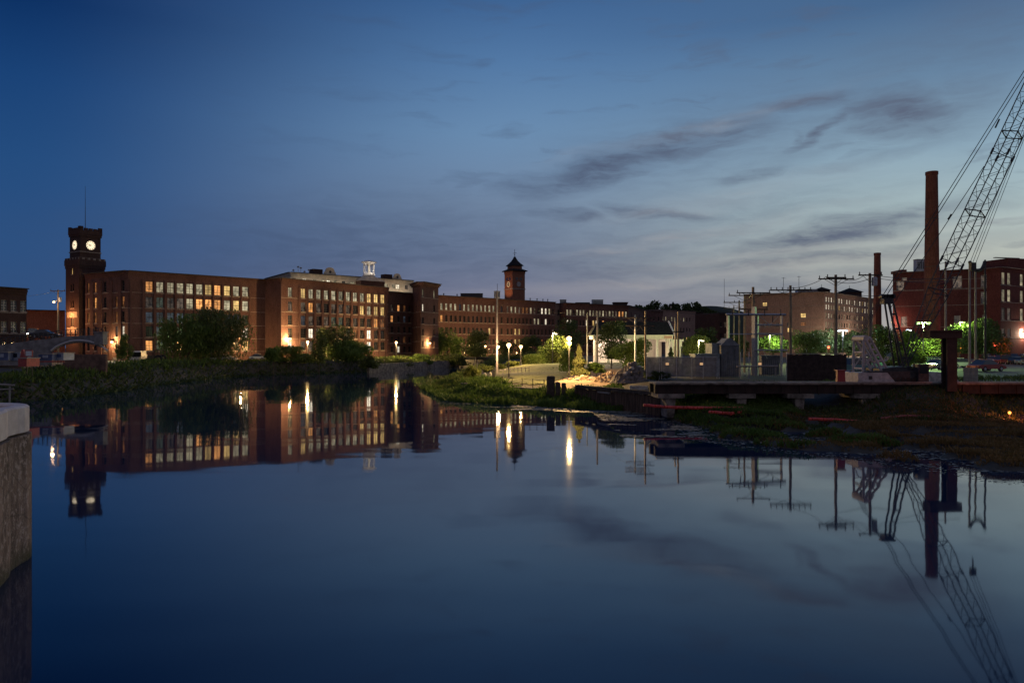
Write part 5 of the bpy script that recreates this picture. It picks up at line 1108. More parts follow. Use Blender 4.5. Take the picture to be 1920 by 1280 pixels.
for k in range(4): q.bar(cp(1608, 634, -.8 + .4 * k), cp(1654, 557, -.3 + .2 * k), .02, WIRE, 4)
q.build('gantry_reeving', cr)
for px in (1819, 1824, 1830):
    q = MB(); q.bar(tip + Vector(((px - 1824) * .03, 0, 0)), cp(px, 492), .022, WIRE, 4); q.build('hoist_rope', cr)
q = MB(); p = cp(1824, 500); q.box(p.x - .22, p.x + .22, DC - .15, DC + .15, p.z - .35, p.z + .35, DSTEEL); q.bar(p + Vector((0, 0, -.35)), p + Vector((0, 0, -.9)), .06, DSTEEL, 6); q.build('hook_block', cr)
# dark steel portal beside the crane
pt = thing('steel_frame', (*at(1783, 61), zgc), 'massive dark steel column with a heavy crossbeam right of the crane', 'steel frame')
xl = at(1783, 61)[0]; q = MB(); q.box(xl - .4, xl + .4, 60.8, 61.0, zgc - .6, zat(634, 61), RUST); q.box(xl - .4, xl + .4, 61.5, 61.7, zgc - .6, zat(634, 61), RUST); q.box(xl - .08, xl + .08, 61.003, 61.497, zgc - .6, zat(634, 61), RUST); q.build('column', pt)
q = MB(); q.box(at(1740, 61)[0], at(1800, 61)[0], 60.7, 61.8, zat(634, 61) + .003, zat(622, 61), RUST); q.box(at(1739, 61)[0], at(1801, 61)[0], 60.6, 61.9, zat(622, 61) + .003, zat(621, 61) + .06, RUST); q.build('beam', pt)
# grey culvert block, pale panels and debris
q = MB(); x0, x1 = at(1688, 66)[0], at(1772, 66)[0]; q.prism([(x0, 65), (x1 + 1.2, 65), (x1 + 1.2, 69), (x0, 69)], 2.7, zat(698, 66), CONC, top=[(x0 + 1.6, 65.5), (x1, 65.5), (x1, 68.8), (x0 + 1.6, 68.8)]); single('concrete_block', q, (x0, 65, 2.7), 'long grey concrete block with sloped end behind the crane cab', 'concrete block')
q = MB(); x0 = at(1807, 64)[0]; 
for k in range(9): q.box(x0 + k * .14, x0 + k * .14 + .11, 64, 64.05, 2.9, zat(689, 64), PALEP)
for z_ in (3.2, 4.0): q.box(x0 - .05, x0 + 1.3, 64.06, 64.1, z_, z_ + .08, DWOOD)
single('picket_panel', q, (x0, 64, 2.9), 'short pale picket panel right of the dark steel column', 'fence panel')
q = MB(); x0 = at(1578, 62)[0]; q.prism([(x0 - .35, 62), (x0 + .35, 62), (x0 + .3, 62.5), (x0 - .3, 62.5)], 2.9, 4.1, mat('red_barrel', (.30, .03, .03), .5), top=[(x0 - .3, 62.05), (x0 + .3, 62.05), (x0 + .26, 62.45), (x0 - .26, 62.45)]); q.box(x0 - .38, x0 + .38, 61.95, 62.55, 4.1, 4.18, mat('red_barrel', (.30, .03, .03), .5)); single('red_bin', q, (x0, 62, 2.9), 'dull red bin at the left foot of the crane', 'bin')
# ------------------------------------------------------------------ trestle with T piers
tz, tb = zat(718, 62), zat(738, 62)
tre = thing('trestle_bridge', (*at(1560, 62), tb - 1), 'long low dark girder bridge on pale T-shaped concrete piers', 'bridge')
xs0, xs1 = at(1228, 62)[0], 52
q = MB(); q.box(xs0, xs1, 62, 62.5, tb, tz - .12, RUST); q.box(xs0, xs1, 64.2, 64.7, tb, tz - .12, RUST); q.build('girder', tre)
q = MB(); q.box(xs0, xs1, 61.7, 65.0, tz - .117, tz + .02, CONCD); q.build('deck', tre)
q = MB(); x = xs0
while x < xs1: q.box(x, x + .1, 61.9, 61.997, tb + .05, tz - .13, RUST); x += 1.5
tag(q.build('stiffener', tre), kind='stuff')
q = MB(); q.box(xs0, xs1, 61.6, 61.68, tz + .05, tz + .12, mat('worn_rail_steel', (.3, .27, .25), .5, metal=.4, var=.4, vscale=1)); 
q.build('rail', tre)
for px in (1258, 1391, 1500, 1625, 1775):
    q = MB(); x = at(px, 62)[0]; w = 1.1; zc_ = tb
    q.prism([(x - w, 61.8), (x + w, 61.8), (x + w, 64.9), (x - w, 64.9)], zc_ - .36, zc_ - .004, CONCD, top=None)
    q.prism([(x - .28, 62.1), (x + .28, 62.1), (x + .28, 64.6), (x - .28, 64.6)], .2, zc_ - .363, CONCD, top=[(x - .4, 62), (x + .4, 62), (x + .4, 64.7), (x - .4, 64.7)]); q.build('pier', tre)
# left quay: timber wall, beams, piles
q = MB(); x0, x1 = at(1080, 79)[0], at(1235, 70)[0]; TW = mat('timber_wall', (.09, .055, .035), .9, var=.5, vscale=1.2, vstretch=(3, 3, .4))
n = 34; a_, b_ = Vector(at(1082, 79)), Vector(at(1240, 66))
for k in range(n):
    p, r_ = a_.lerp(b_, k / n), a_.lerp(b_, (k + .9) / n); q.obox(tuple(p), tuple(r_), .3, -.8, 1.75 + .06 * math.sin(k * 2.3), TW)
qw = thing('timber_wall', (*a_, -.8), 'dark timber retaining wall below the dirt bank', 'retaining wall'); q.build('planks', qw)
q = MB(); q.obox(tuple(a_ + Vector((-.1, -.3))), tuple(b_ + Vector((0, -.3))), .35, 1.80, 2.12, DWOOD); q.build('cap_beam', qw)
q = MB(); q.obox(tuple(a_ + Vector((.6, -.62))), tuple(a_.lerp(b_, .42) + Vector((0, -.62))), .2, 1.5, 1.68, PALEP); q.build('fender_beam', qw)
for px, D_, yt, w, lab in ((1032.5, 80.5, 706, .85, 'thick dark square timber pile at the lawn corner'), (1046, 80, 718, .5, 'short dark pile beside the thick one'), (1057, 80, 719, .45, 'second short pile right of the thick one'), (1083, 79, 724, .6, 'dark pile at the left end of the timber wall')):
    x, y = at(px, D_); q = MB(); q.box(x - w / 2, x + w / 2, y - w / 2, y + w / 2, -1, zat(yt, D_), DWOOD); q.prism([(x - w / 2 - .03, y - w / 2 - .03), (x + w / 2 + .03, y - w / 2 - .03), (x + w / 2 + .03, y + w / 2 + .03), (x - w / 2 - .03, y + w / 2 + .03)], zat(yt, D_), zat(yt, D_) + .1, DWOOD, top=[(x - w / 3, y - w / 3), (x + w / 3, y - w / 3), (x + w / 3, y + w / 3), (x - w / 3, y + w / 3)])
    single('timber_pile', q, (x, y, -1), lab, 'pile')
q = MB(); q.obox(at(1180, 77), at(1214, 77), .5, zat(730, 77), zat(723, 77), CONC); q.obox(at(1178, 77), at(1216, 77), .3, zat(730, 77) - .16, zat(730, 77) - .003, CONC)
single('concrete_slab', q, (*at(1197, 77), zat(730, 77)), 'pale concrete slab lying on the bank left of the trestle', 'slab')
# stone retaining wall of the lawn
a_, b_ = Vector(at(868, 98)), Vector(at(1030, 83)); q = MB(); q.obox(tuple(a_), tuple(b_), .6, -.5, 1.32, CONCD); rw = thing('stone_wall', (*a_, -.5), 'low weathered stone wall edging the lawn above the weeds', 'retaining wall'); q.build('wall', rw)
q = MB(); q.obox(tuple(a_), tuple(b_), .72, 1.323, 1.42, STONE); q.build('coping', rw)
a_, b_ = Vector(at(872, 244)), Vector(at(980, 238)); q = MB(); q.obox(tuple(a_), tuple(b_), .8, -.8, 2.9, mat('slate_blue_wall', (.10, .11, .14), .9, var=.3, vscale=.6)); cw = thing('canal_wall', (*a_, -.8), 'long dark blue-grey wall at the end of the canal', 'retaining wall'); q.build('wall', cw)
q = MB(); q.obox(tuple(a_), tuple(b_), 1.0, 2.903, 3.1, CONC); q.build('coping', cw)
q = MB(); a_, b_ = Vector(at(690, 181)), Vector(at(868, 242)); q.obox(tuple(a_), tuple(b_), .5, -.6, 2.1, CONCD); single('river_wall', q, (*a_, -.6), 'low dark masonry river wall below the long mill', 'retaining wall')
# lawn path railing, boulders, markers
rl = thing('park_railing', (*at(900, 104), 1.2), 'thin wire railing with wooden posts along the lawn edge', 'railing'); a_, b_ = Vector(at(893, 102)), Vector(at(1020, 86)); pz = []
for k in range(8):
    p = a_.lerp(b_, k / 7); z = 1.4; q = MB(); q.bar((p.x, p.y, z - .3), (p.x, p.y, z + .95), .045, DWOOD, 6); q.build('post', rl); pz.append((p.x, p.y, z))
for dz in (.45, .85): q = MB(); q.path([(p[0], p[1], p[2] + dz) for p in pz], .02, DSTEEL, 4); q.build('rail', rl)
for i, (px, D_, lab) in enumerate(((909, 103, 'pale stone bollard at the end of the park path'), (919, 106, 'second stone bollard nearer the bright pole'), (926, 112, 'dark capped post beside the bright pole foot'))):
    x, y = at(px, D_); z = gz(x, y); q = MB(); q.lathe((x, y, z - .1), [(.22, 0), (.2, 1.15), (.26, 1.2), (.1, 1.4)], CONC if i < 2 else DSTEEL, 10); single('bollard', q, (x, y, z - .1), lab, 'bollard')
fr = thing('low_fence', (*at(965, 128), 1.9), 'low pale rail fence before the yellow bushes on the lawn', 'fence'); pz = []
for k in range(9):
    x, y = at(936 + k * 7, 128); z = gz(x, y) + .1; q = MB(); q.box(x - .06, x + .06, y - .06, y + .06, z - .2, z + .8, PALEP); q.build('post', fr); pz.append((x, y, z + .68))
q = MB(); q.path(pz, .05, PALEP, 4); q.build('rail', fr)
for px0, px1, D_, lab in ((884, 892, 120, 'left leaning thin wooden stake behind the yellow bush'), (892, 895, 121, 'right leaning thin wooden stake behind the yellow bush')):
    q = MB(); a_ = Vector((*at(px0, D_), 1.2)); b_ = Vector((*at(px1 if px0 == 884 else 895.5, D_), zat(670 if px0 == 884 else 675, D_))); q.bar(a_, b_, .055, PALEP, 6); single('wooden_stake', q, tuple(a_), lab, 'stake')
# rubble mound and dirt heap
def heap(px, D_, w, h, dpt, label, m, seed, name='rubble_mound'):
    rg = np.random.default_rng(seed); x, y = at(px, D_); z = gz(x, y) - .2; n = 26; q = MB(); V_ = []
    for j in range(n):
        for i in range(n):
            u, v_ = i / (n - 1) * 2 - 1, j / (n - 1) * 2 - 1; rr = math.hypot(u, v_); k = max(0, 1 - rr) ** .8; V_.append((x + u * w / 2, y + v_ * dpt / 2, z + h * k * (1 + rg.normal() * .16) + (rg.normal() * .06 * (k > 0))))
    for j in range(n - 1):
        for i in range(n - 1): q.poly([V_[j * n + i], V_[j * n + i + 1], V_[(j + 1) * n + i + 1], V_[(j + 1) * n + i]], m)
    t = thing(name, (x, y, z), label, 'mound'); q.build('soil', t)
    for k in range(26):
        u, v_ = rg.uniform(-.6, .6), rg.uniform(-.9, .1); rr = math.hypot(u, v_)
        if rr > .92: continue
        s = rg.uniform(.12, .38); q = MB(); px_, py_, pz_ = x + u * w / 2, y + v_ * dpt / 2, z + h * (1 - rr) ** .8
        pr = [(s * rg.uniform(.7, 1.1), -.3 * s), (s * rg.uniform(.7, 1), .4 * s), (s * .4, .75 * s)]; q.lathe((px_, py_, pz_), pr, m if k % 3 else CONC, int(rg.integers(4, 7))); q.build('stone', t)
heap(1186, 88, 5.4, 2.3, 5, 'grey rubble mound in front of the yellow-lit bush', mat('rubble', (.13, .11, .10), .95, var=.5, vscale=2.5), 3)
heap(1145, 92, 5.2, 1.3, 5, 'orange-lit dirt heap left of the rubble mound', DIRT, 5, 'dirt_heap')
heap(1095, 95, 7, .7, 5, 'low spread of orange-lit soil beside the lawn', DIRT, 6, 'dirt_heap')
# red floating booms
RB = mat('red_boom', (.55, .06, .045), .5, var=.25, vscale=1.5)
def boomf(pts, label, m=RB, r=.13, w=.0):
    P_ = []
    for a, b in zip(pts, pts[1:]):
        for k in range(10): t = k / 10; P_.append((a[0] + (b[0] - a[0]) * t, a[1] + (b[1] - a[1]) * t + .12 * math.sin(k * 1.3 + a[0]), a[2] + (b[2] - a[2]) * t))
    q = MB(); q.path(P_, r, m, 8); return single('floating_boom', q, P_[0], label, 'floating boom')
zz = lambda px, D_: (*at(px, D_), max(.1, gz(*at(px, D_)) + .3))
zy = lambda px, y, D_: (*at(px, D_), max(zat(y, D_), gz(*at(px, D_)) + .16))
boomf([zy(1206, 759, 60.3), zy(1250, 763, 60), zy(1290, 764, 60), zy(1345, 767, 59.6), zy(1400, 765, 59.6)], 'long red boom lying below the first concrete pier')
boomf([zy(1330, 772, 59), zy(1370, 775, 58.6), zy(1404, 776, 58.5)], 'shorter orange-red boom right of the long red one')
boomf([zy(1515, 785, 57.5), zy(1570, 787, 57.5), zy(1642, 793, 57)], 'orange boom stretched along the right marsh')
boomf([zy(1652, 794, 57), zy(1700, 796, 57), zy(1750, 801, 56)], 'faded red boom in the right marsh beyond the orange one', mat('faded_red', (.3, .06, .045), .6))
boomf([zy(1815, 806, 54), zy(1862, 811, 53)], 'short dull red boom at the far right of the marsh', mat('faded_red', (.3, .06, .045), .6))
# ------------------------------------------------------------------ foreground rounded pier
a_ = [(-9.5, 8.0), (-10.6, 12.0), (-12.3, 17.4), (-13.2, 19.6)]; cxp, cyp, rp = -15.42, 20.75, 1.75
arc = [(cxp + rp * math.cos(R(t)) * 1.0, cyp + rp * math.sin(R(t)) * 1.0) for t in range(0, 205, 12)]
outline = a_ + [(-13.5, 20.1)] + arc + [(-20, 19.5), (-24, 16), (-24, 8)]
def offset(pts, d):
    r = []
    for i, p in enumerate(pts):
        p0, p1 = Vector(pts[max(0, i - 1)]), Vector(pts[min(len(pts) - 1, i + 1)]); t = (p1 - p0).normalized(); r.append((p[0] - t.y * d, p[1] + t.x * d))
    return r
pier = thing('stone_pier', (-14, 15, -1), 'rounded weathered stone river pier with a concrete parapet toned pale as if lamplit in the left foreground', 'pier')
STN = bpy.data.materials.new('weathered_ashlar'); STN.use_nodes = True; t = STN.node_tree; b = t.nodes['Principled BSDF']; c = node(t, 'ShaderNodeTexCoord').outputs['Object']
n1 = noise3(c, 1.1, 8, (1, 1, .35), tree=t, rough=.75); n2 = noise3(c, 5, 7, tree=t, rough=.75); wvx = node(t, 'ShaderNodeTexVoronoi', feature='DISTANCE_TO_EDGE'); wvx.inputs['Scale'].default_value = .9; t.links.new(c, wvx.inputs[0]); n3 = noise3(c, .6, 4, tree=t)
cc = mixc(smooth(n1, .35, .65, tree=t), (.12, .08, .062), (.42, .285, .23), tree=t); cc = mixc(smooth(n2, .5, .62, 0, .8, tree=t), cc, (.60, .46, .40), tree=t)
sp = node(t, 'ShaderNodeSeparateXYZ'); t.links.new(node(t, 'ShaderNodeNewGeometry').outputs['Position'], sp.inputs[0])
gr = smooth(math_('ADD', sp.outputs[2], math_('MULTIPLY', n1, .8, tree=t), tree=t), 1.1, .3, 0, .85, tree=t); cc = mixc(gr, cc, (.035, .05, .02), tree=t)
cc = mixc(smooth(wvx.outputs[0], .0, .03, .4, 0, tree=t), cc, (.035, .028, .024), tree=t)
t.links.new(cc, b.inputs['Base Color']); b.inputs['Roughness'].default_value = .9; bn = node(t, 'ShaderNodeBump'); bn.inputs['Distance'].default_value = .12; t.links.new(math_('ADD', n2, math_('MULTIPLY', n1, 1.5, tree=t), tree=t), bn.inputs['Height']); t.links.new(bn.outputs[0], b.inputs['Normal'])
q = MB(); q.prism(outline, -1, 3.55, STN, top=None); q.build('stone_wall', pier)
q = MB(); run = a_ + [(-13.5, 20.1)] + arc; o1, o2 = offset(run, .06), offset(run, .5)
CAP = mat('lamplit_concrete_cap', (.60, .49, .45), .85, col2=(.74, .63, .58), vscale=2, bump=.008)  # albedo raised and warmed in place of lamplight from off to the left
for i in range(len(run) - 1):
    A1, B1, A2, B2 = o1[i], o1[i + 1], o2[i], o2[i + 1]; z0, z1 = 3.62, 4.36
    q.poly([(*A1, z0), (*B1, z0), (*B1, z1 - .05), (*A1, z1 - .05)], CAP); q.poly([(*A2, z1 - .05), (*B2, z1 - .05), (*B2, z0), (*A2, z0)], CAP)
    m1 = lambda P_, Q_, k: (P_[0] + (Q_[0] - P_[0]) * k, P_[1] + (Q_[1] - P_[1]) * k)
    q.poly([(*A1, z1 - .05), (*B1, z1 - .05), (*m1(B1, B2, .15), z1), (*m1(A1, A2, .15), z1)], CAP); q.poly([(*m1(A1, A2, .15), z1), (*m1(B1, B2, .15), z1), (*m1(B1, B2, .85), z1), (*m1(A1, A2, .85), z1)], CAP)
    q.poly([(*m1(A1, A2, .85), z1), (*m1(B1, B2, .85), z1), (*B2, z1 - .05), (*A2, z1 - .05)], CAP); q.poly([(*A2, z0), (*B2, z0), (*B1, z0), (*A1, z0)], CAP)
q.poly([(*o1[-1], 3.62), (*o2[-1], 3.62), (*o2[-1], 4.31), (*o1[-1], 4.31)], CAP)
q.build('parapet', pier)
rlg = thing('handrail', (-17.2, 25.2, 3.6), 'thin pale pipe handrail corner beyond the foreground pier', 'railing')
q = MB(); zr1 = zat(722, 25); q.path([(-19.5, 24.0, zat(708, 24)), (*at(27, 25), zr1), (-19.4, 26.6, zr1 + .02)], .03, PALEP, 8); q.path([(-19.5, 24.0, zr1 - .25), (*at(26, 25), zr1 - .12)], .022, PALEP, 6); q.build('rail', rlg)
q = MB(); p = at(18, 25.3); q.bar((*p, 1.0), (*p, zr1 - .05), .03, PALEP, 6); q.build('post', rlg)
# ------------------------------------------------------------------ arch bridge at the left
DB = 112; br = thing('arch_bridge', (*at(100, DB + 4), 2), 'low concrete arch bridge with dark railing climbing toward the crenellated tower', 'bridge')
topl = [(-120, 664), (0, 647), (60, 638), (120, 631), (196, 627)]
arch = []
for k in range(13):
    t = k / 12; arch.append((97 + 106 * t, 661 - 19 * math.sin(math.pi * t) ** .75))
WB = mat('bridge_concrete', (.17, .17, .18), .85, var=.3, vscale=1.2)
P3 = lambda px, y, D_=DB: (at(px, D_)[0], D_, zat(y, DB))
q = MB(); th = 9.0; up = topl + [(197, 646), (203, 661)]
lower = arch[::-1]
for i in range(len(arch) - 1):    # spandrel strips above the arch
    (x0, ya), (x1, yb) = arch[i], arch[i + 1]
    def ty(x):
        for (p0, q0), (p1, q1) in zip(topl, topl[1:]):
            if p0 <= x <= p1: return q0 + (q1 - q0) * (x - p0) / (p1 - p0)
        return 627 if x < 197 else 646
    if x1 > 200: continue
    q.poly([P3(x0, ya), P3(x1, yb), P3(x1, ty(x1)), P3(x0, ty(x0))], WB); q.poly([P3(x0, ya, DB + th), P3(x1, yb, DB + th), P3(x1, ty(x1), DB + th), P3(x0, ty(x0), DB + th)][::-1], WB)
for (x0, ya), (x1, yb) in zip(arch, arch[1:]): q.poly([P3(x0, ya), P3(x0, ya, DB + th), P3(x1, yb, DB + th), P3(x1, yb)], RUST)
for (x0, ya), (x1, yb) in zip(topl, topl[1:]): q.poly([P3(x0, ya), P3(x1, yb), P3(x1, yb, DB + th), P3(x0, ya, DB + th)], ASPH)
q.poly([P3(-120, 664), P3(-120, 685), P3(97, 685), P3(97, 661), P3(97, 634.5), P3(60, 638), P3(0, 647)][::-1], WB)
q.poly([P3(97, 685), P3(97, 685, DB + th), P3(97, 661, DB + th), P3(97, 661)], WB)
q.poly([P3(196, 627), P3(196, 655), P3(196, 655, DB + th), P3(196, 627, DB + th)], WB)
q.build('span', br)
q = MB()
for i in range(len(arch) - 1): q.path([Vector(P3(*arch[i])) + Vector((0, -.12, .3)), Vector(P3(*arch[i + 1])) + Vector((0, -.12, .3))], .16, mat('pale_arch_ring', (.42, .42, .44), .8), 4)
q.build('arch_ring', br)
q = MB(); x0 = at(180, DB)[0]; q.box(x0, x0 + 1.3, DB - .5, DB + .8, zat(646, DB), zat(624, DB), WB); q.box(x0 - .1, x0 + 1.4, DB - .6, DB + .9, zat(624, DB) + .003, zat(623, DB) + .1, WB); q.build('end_pillar', br)
rail = []
for k in range(30):
    px = -60 + k * 8.7; y = np.interp(px, [p[0] for p in topl], [p[1] for p in topl]); p = Vector(P3(px, y)); q = MB(); q.box(p.x - .05, p.x + .05, p.y + .1, p.y + .2, p.z, p.z + 1.0, DSTEEL); q.build('railing_post', br); rail.append(p + Vector((0, .15, 0)))
for dz in (.25, .62, .98): q = MB(); q.path([r_ + Vector((0, 0, dz)) for r_ in rail], .035 if dz < .9 else .05, DSTEEL, 4); q.build('railing_bar', br)
q = MB(); a0, a1 = at(120, 108), at(200, 108); q.obox(a0, a1, .5, 1.5, zat(664, 108), mat('brown_wall', (.12, .075, .06), .9, var=.4, vscale=1)); single('brown_wall', q, (*a0, 1.5), 'brown masonry wall below the bridge arch', 'wall')
# barge-like work boat / site cabins under the bridge
def site_box(x0, x1, yt, yb, D_, label, m, stripe=None, name='site_cabin', cat='cabin'):
    xa_, xb_ = at(x0, D_)[0], at(x1, D_)[0]; z0, z1 = zat(yb, D_), zat(yt, D_); t = thing(name, ((xa_ + xb_) / 2, D_, z0), label, cat)
    q = MB(); q.box(xa_, xb_, D_, D_ + 2.4, z0, z1, m); q.build('body', t); q = MB(); q.box(xa_ - .08, xb_ + .08, D_ - .08, D_ + 2.5, z1 + .003, z1 + .1, PALEP); q.build('roof', t)
    n = max(1, int((xb_ - xa_) / 1.6))
    for k in range(n): q = MB(); c0 = xa_ + (k + .5) * (xb_ - xa_) / n; q.box(c0 - .35, c0 + .35, D_ - .04, D_ - .002, z0 + (z1 - z0) * .4, z0 + (z1 - z0) * .85, stripe or GLASSD); q.build('window', t)
BLU = mat('blue_paint', (.06, .09, .20), .5, var=.3, vscale=2); LBL = mat('pale_blue_paint', (.30, .34, .42), .5, var=.2, vscale=2); REDP = mat('dull_red_paint', (.32, .05, .05), .5, var=.3, vscale=2)
site_box(-12, 15, 661, 675, 92, 'long dark blue site container at the left edge below the bridge', BLU, LBL)
site_box(16, 38, 660, 676, 93, 'pale lavender site cabin beside the blue container below the bridge', LBL)
site_box(72, 98, 664, 675, 96, 'low dark blue container right of the red hoarding', BLU, LBL)
site_box(101, 119, 662, 675, 97, 'small light blue cabin before the brown wall under the arch', LBL, BLU)
site_box(34, 50, 672, 687, 88, 'square dull red box in front of the cabins', REDP, REDP, 'storage_box', 'box')
q = MB(); x0, y0 = at(42, 90); z = zat(672, 90); q.prism([(x0 - .45, y0), (x0 + .5, y0), (x0 + .5, y0 + .3), (x0 - .45, y0 + .3)], z - .4, z + 1.1, REDP, top=[(x0 - .1, y0), (x0 + .05, y0), (x0 + .05, y0 + .3), (x0 - .1, y0 + .3)]); single('red_cone', q, (x0, y0, z - .4), 'tall tapering red marker beside the framed white board', 'marker')
q = MB(); xa_, xb_ = at(47, 90)[0], at(61, 90)[0]; q.box(xa_, xb_, 90, 90.08, zat(669, 90), zat(656, 90), REDP); q.box(xa_ + .1, xb_ - .1, 89.96, 89.997, zat(667, 90), zat(658, 90), mat('white_board', (.55, .6, .62), .5)); q.box(xa_ + .1, xa_ + .18, 90.1, 90.18, 2.4, zat(657, 90), DSTEEL); q.box(xb_ - .18, xb_ - .1, 90.1, 90.18, 2.4, zat(657, 90), DSTEEL); single('framed_board', q, (xa_, 90, 2.4), 'red-framed white board on legs below the bridge', 'board')
q = MB(); x0 = at(40, 95)[0]; q.box(at(56, 95)[0], at(120, 95)[0], 95, 95.1, zat(679, 95), zat(676.5, 95), REDP); q.box(at(0, 95)[0], at(34, 95)[0], 95, 95.1, zat(678, 95), zat(676, 95), PALEP); single('kerb_barrier', q, (at(0, 95)[0], 95, zat(679, 95)), 'long low red and pale barrier strip below the cabins', 'barrier')
# ------------------------------------------------------------------ vehicles
CARM = {}
def paint(name, c): return mat('car_paint_' + name, c, .3, metal=.2, spec=.7)
def car(px, D_, rot, pm, label, kind='sedan', z=None, lit=None, group=None, fixx=None):
    x, y = at(px, D_) if fixx is None else fixx; z = (gz(x, y) + .12) if z is None else z
    key = (kind, pm.name, lit)
    if key not in CARM:
        L_, Wd, Hh = {'sedan': (4.5, 1.8, 1.42), 'suv': (4.7, 1.9, 1.75), 'van': (5.2, 2.0, 2.25), 'pickup': (5.5, 2.0, 1.85)}[kind]; h_ = L_ / 2
        bz = {'sedan': .85, 'suv': .98, 'van': 1.1, 'pickup': 1.05}[kind]
        prof = [(-h_, .35), (-h_ + .02, bz - .12), (-h_ + .3, bz), (h_ - 1.0, bz), (h_ - .1, bz - .2), (h_, .5), (h_ - .08, .3)]
        gh = {'sedan': [(-h_ + .5, bz), (-h_ + 1.2, Hh), (h_ - 2.1, Hh), (h_ - 1.15, bz)], 'suv': [(-h_ + .12, bz), (-h_ + .35, Hh), (h_ - 1.9, Hh), (h_ - 1.05, bz)], 'van': [(-h_ + .05, bz), (-h_ + .12, Hh), (h_ - 1.3, Hh), (h_ - .6, bz)], 'pickup': [(-.4, bz), (-.25, Hh), (.9, Hh), (1.5, bz)]}[kind]
        def ext(pr, w, m, inset=0.0, nm='body', zmin=None):
            q = MB(); n = len(pr); zs = [p[1] for p in pr]; lo, hi = min(zs), max(zs)
            ww = lambda zz_: w / 2 - inset * (zz_ - lo) / max(.01, hi - lo)
            A_ = [(p[0], -ww(p[1]), p[1]) for p in pr]; B_ = [(p[0], ww(p[1]), p[1]) for p in pr]
            q.poly(A_[::-1], m); q.poly(B_, m)
            for i in range(n): j = (i + 1) % n; q.poly([A_[i], A_[j], B_[j], B_[i]], m)
            return q.mesh(nm)
        parts = [('body', ext(prof, Wd, pm), (0, 0, 0), []), ('glasshouse', ext(gh, Wd - .12, GLASSD if kind != 'van' else pm, .16), (0, 0, 0), [])]
        q = MB(); q.box(gh[1][0] + .05, gh[2][0] - .05, -Wd / 2 + .24, Wd / 2 - .24, Hh + .002, Hh + .04, pm); parts.append(('roof', q.mesh('roof'), (0, 0, 0), []))
        if kind == 'van': q = MB(); q.box(h_ - 1.2, h_ - .62, -Wd / 2 + .05, Wd / 2 - .05, bz + .02, Hh - .25, GLASSD); parts.append(('windscreen', q.mesh('windscreen'), (.14, 0, 0), []))
        w_ = MB(); w_.bar((0, -.11, 0), (0, .11, 0), .33, RUBBER, 14); wmsh = w_.mesh('wheel'); r_ = MB(); r_.bar((0, -.12, 0), (0, .12, 0), .19, STEEL, 10); rm = r_.mesh('rim')
        for sx in (-h_ + .85, h_ - .9):
            for sy in (-Wd / 2 + .1, Wd / 2 - .1): parts.append(('wheel', wmsh, (sx, sy, .33), [('rim', rm)]))
        HL = mat('headlight_lit', (.9, .9, .85), .3, emit=(1, .93, .75), estr=25) if lit == 'head' else mat('headlight_glass', (.6, .62, .65), .15); TL = mat('taillight_lit', (.5, .02, .02), .3, emit=(1, .06, .03), estr=8) if lit == 'tail' else mat('taillight', (.25, .01, .01), .25)
        for nm, m_, xx in (('headlight', HL, h_ - .03), ('taillight', TL, -h_ - .01)):
            for sy in (-Wd / 2 + .28, Wd / 2 - .28): q = MB(); q.box(-.04, .06, -.17, .17, -.08, .08, m_); parts.append((nm, q.mesh(nm), (xx, sy, bz - .27), []))
        CARM[key] = parts
    t = thing('parked_car' if kind in ('sedan', 'suv') else kind, (x, y, z), label, 'car' if kind in ('sedan', 'suv') else kind, group); t.rotation_euler = (0, 0, R(rot))
    for nm, me, off, subs in CARM[key]:
        o = bpy.data.objects.new(nm, me); COL.objects.link(o); o.parent = t; o.location = off
        for sn, sm in subs: s_ = bpy.data.objects.new(sn, sm); COL.objects.link(s_); s_.parent = o
    if lit == 'head': l_ = light('headlight_beam', (L0(kind), 0, .7), 900, (1, .7, .35), None, .2); l_.parent = t
    return t
def L0(k): return 3.6
WHT, SIL, BLK, GRY, BLU2, RED2, TEAL = paint('white', (.62, .62, .6)), paint('silver', (.36, .37, .39)), paint('black', (.015, .015, .018)), paint('grey', (.14, .15, .17)), paint('blue', (.05, .12, .25)), paint('red', (.25, .03, .03)), paint('teal', (.10, .22, .25))
car(260, 158, -80, WHT, 'white van with a light bar parked in the lit mill yard', 'van')
car(486, 186, -12, WHT, 'white car parked against the long mill right of the willow', 'sedan')
car(402, 170, 8, SIL, 'silver car glimpsed under the willow branches', 'sedan'); car(425, 172, 5, WHT, 'pale car under the right side of the willow', 'sedan')
car(62, 152, -65, BLK, 'dark car with bright headlights coming over the bridge', 'suv', z=zat(632, 152), lit='head'); car(86, 126, 10, BLK, 'black car crossing the bridge by the railing', 'sedan', z=zat(634, 126))

car(1552, 130, 80, WHT, 'white delivery van with its nose toward the board fence', 'van')
car(1591, 98, 15, TEAL, 'blue-green pickup left of the pale crane gantry', 'pickup'); car(1601, 112, 170, BLU2, 'blue saloon behind the pickup', 'sedan')
car(1640, 118, 8, TEAL, 'teal estate car behind the crane gantry', 'suv'); car(1672, 120, 172, GRY, 'grey saloon behind the crane mast foot', 'sedan')
car(1762, 102, 30, GRY, 'grey saloon with pale roof left of the steel column', 'sedan'); car(1800, 112, 12, WHT, 'white saloon right of the steel column', 'sedan'); car(1746, 110, 200, BLK, 'black hatchback below the bright green tree', 'suv')
cols = [('dark purple-grey', GRY), ('blue', BLU2), ('silver', SIL), ('black', BLK), ('dull red', RED2), ('pale', WHT)]
ordw = ['first', 'second', 'third', 'fourth', 'fifth', 'sixth', 'seventh', 'eighth', 'ninth', 'tenth']
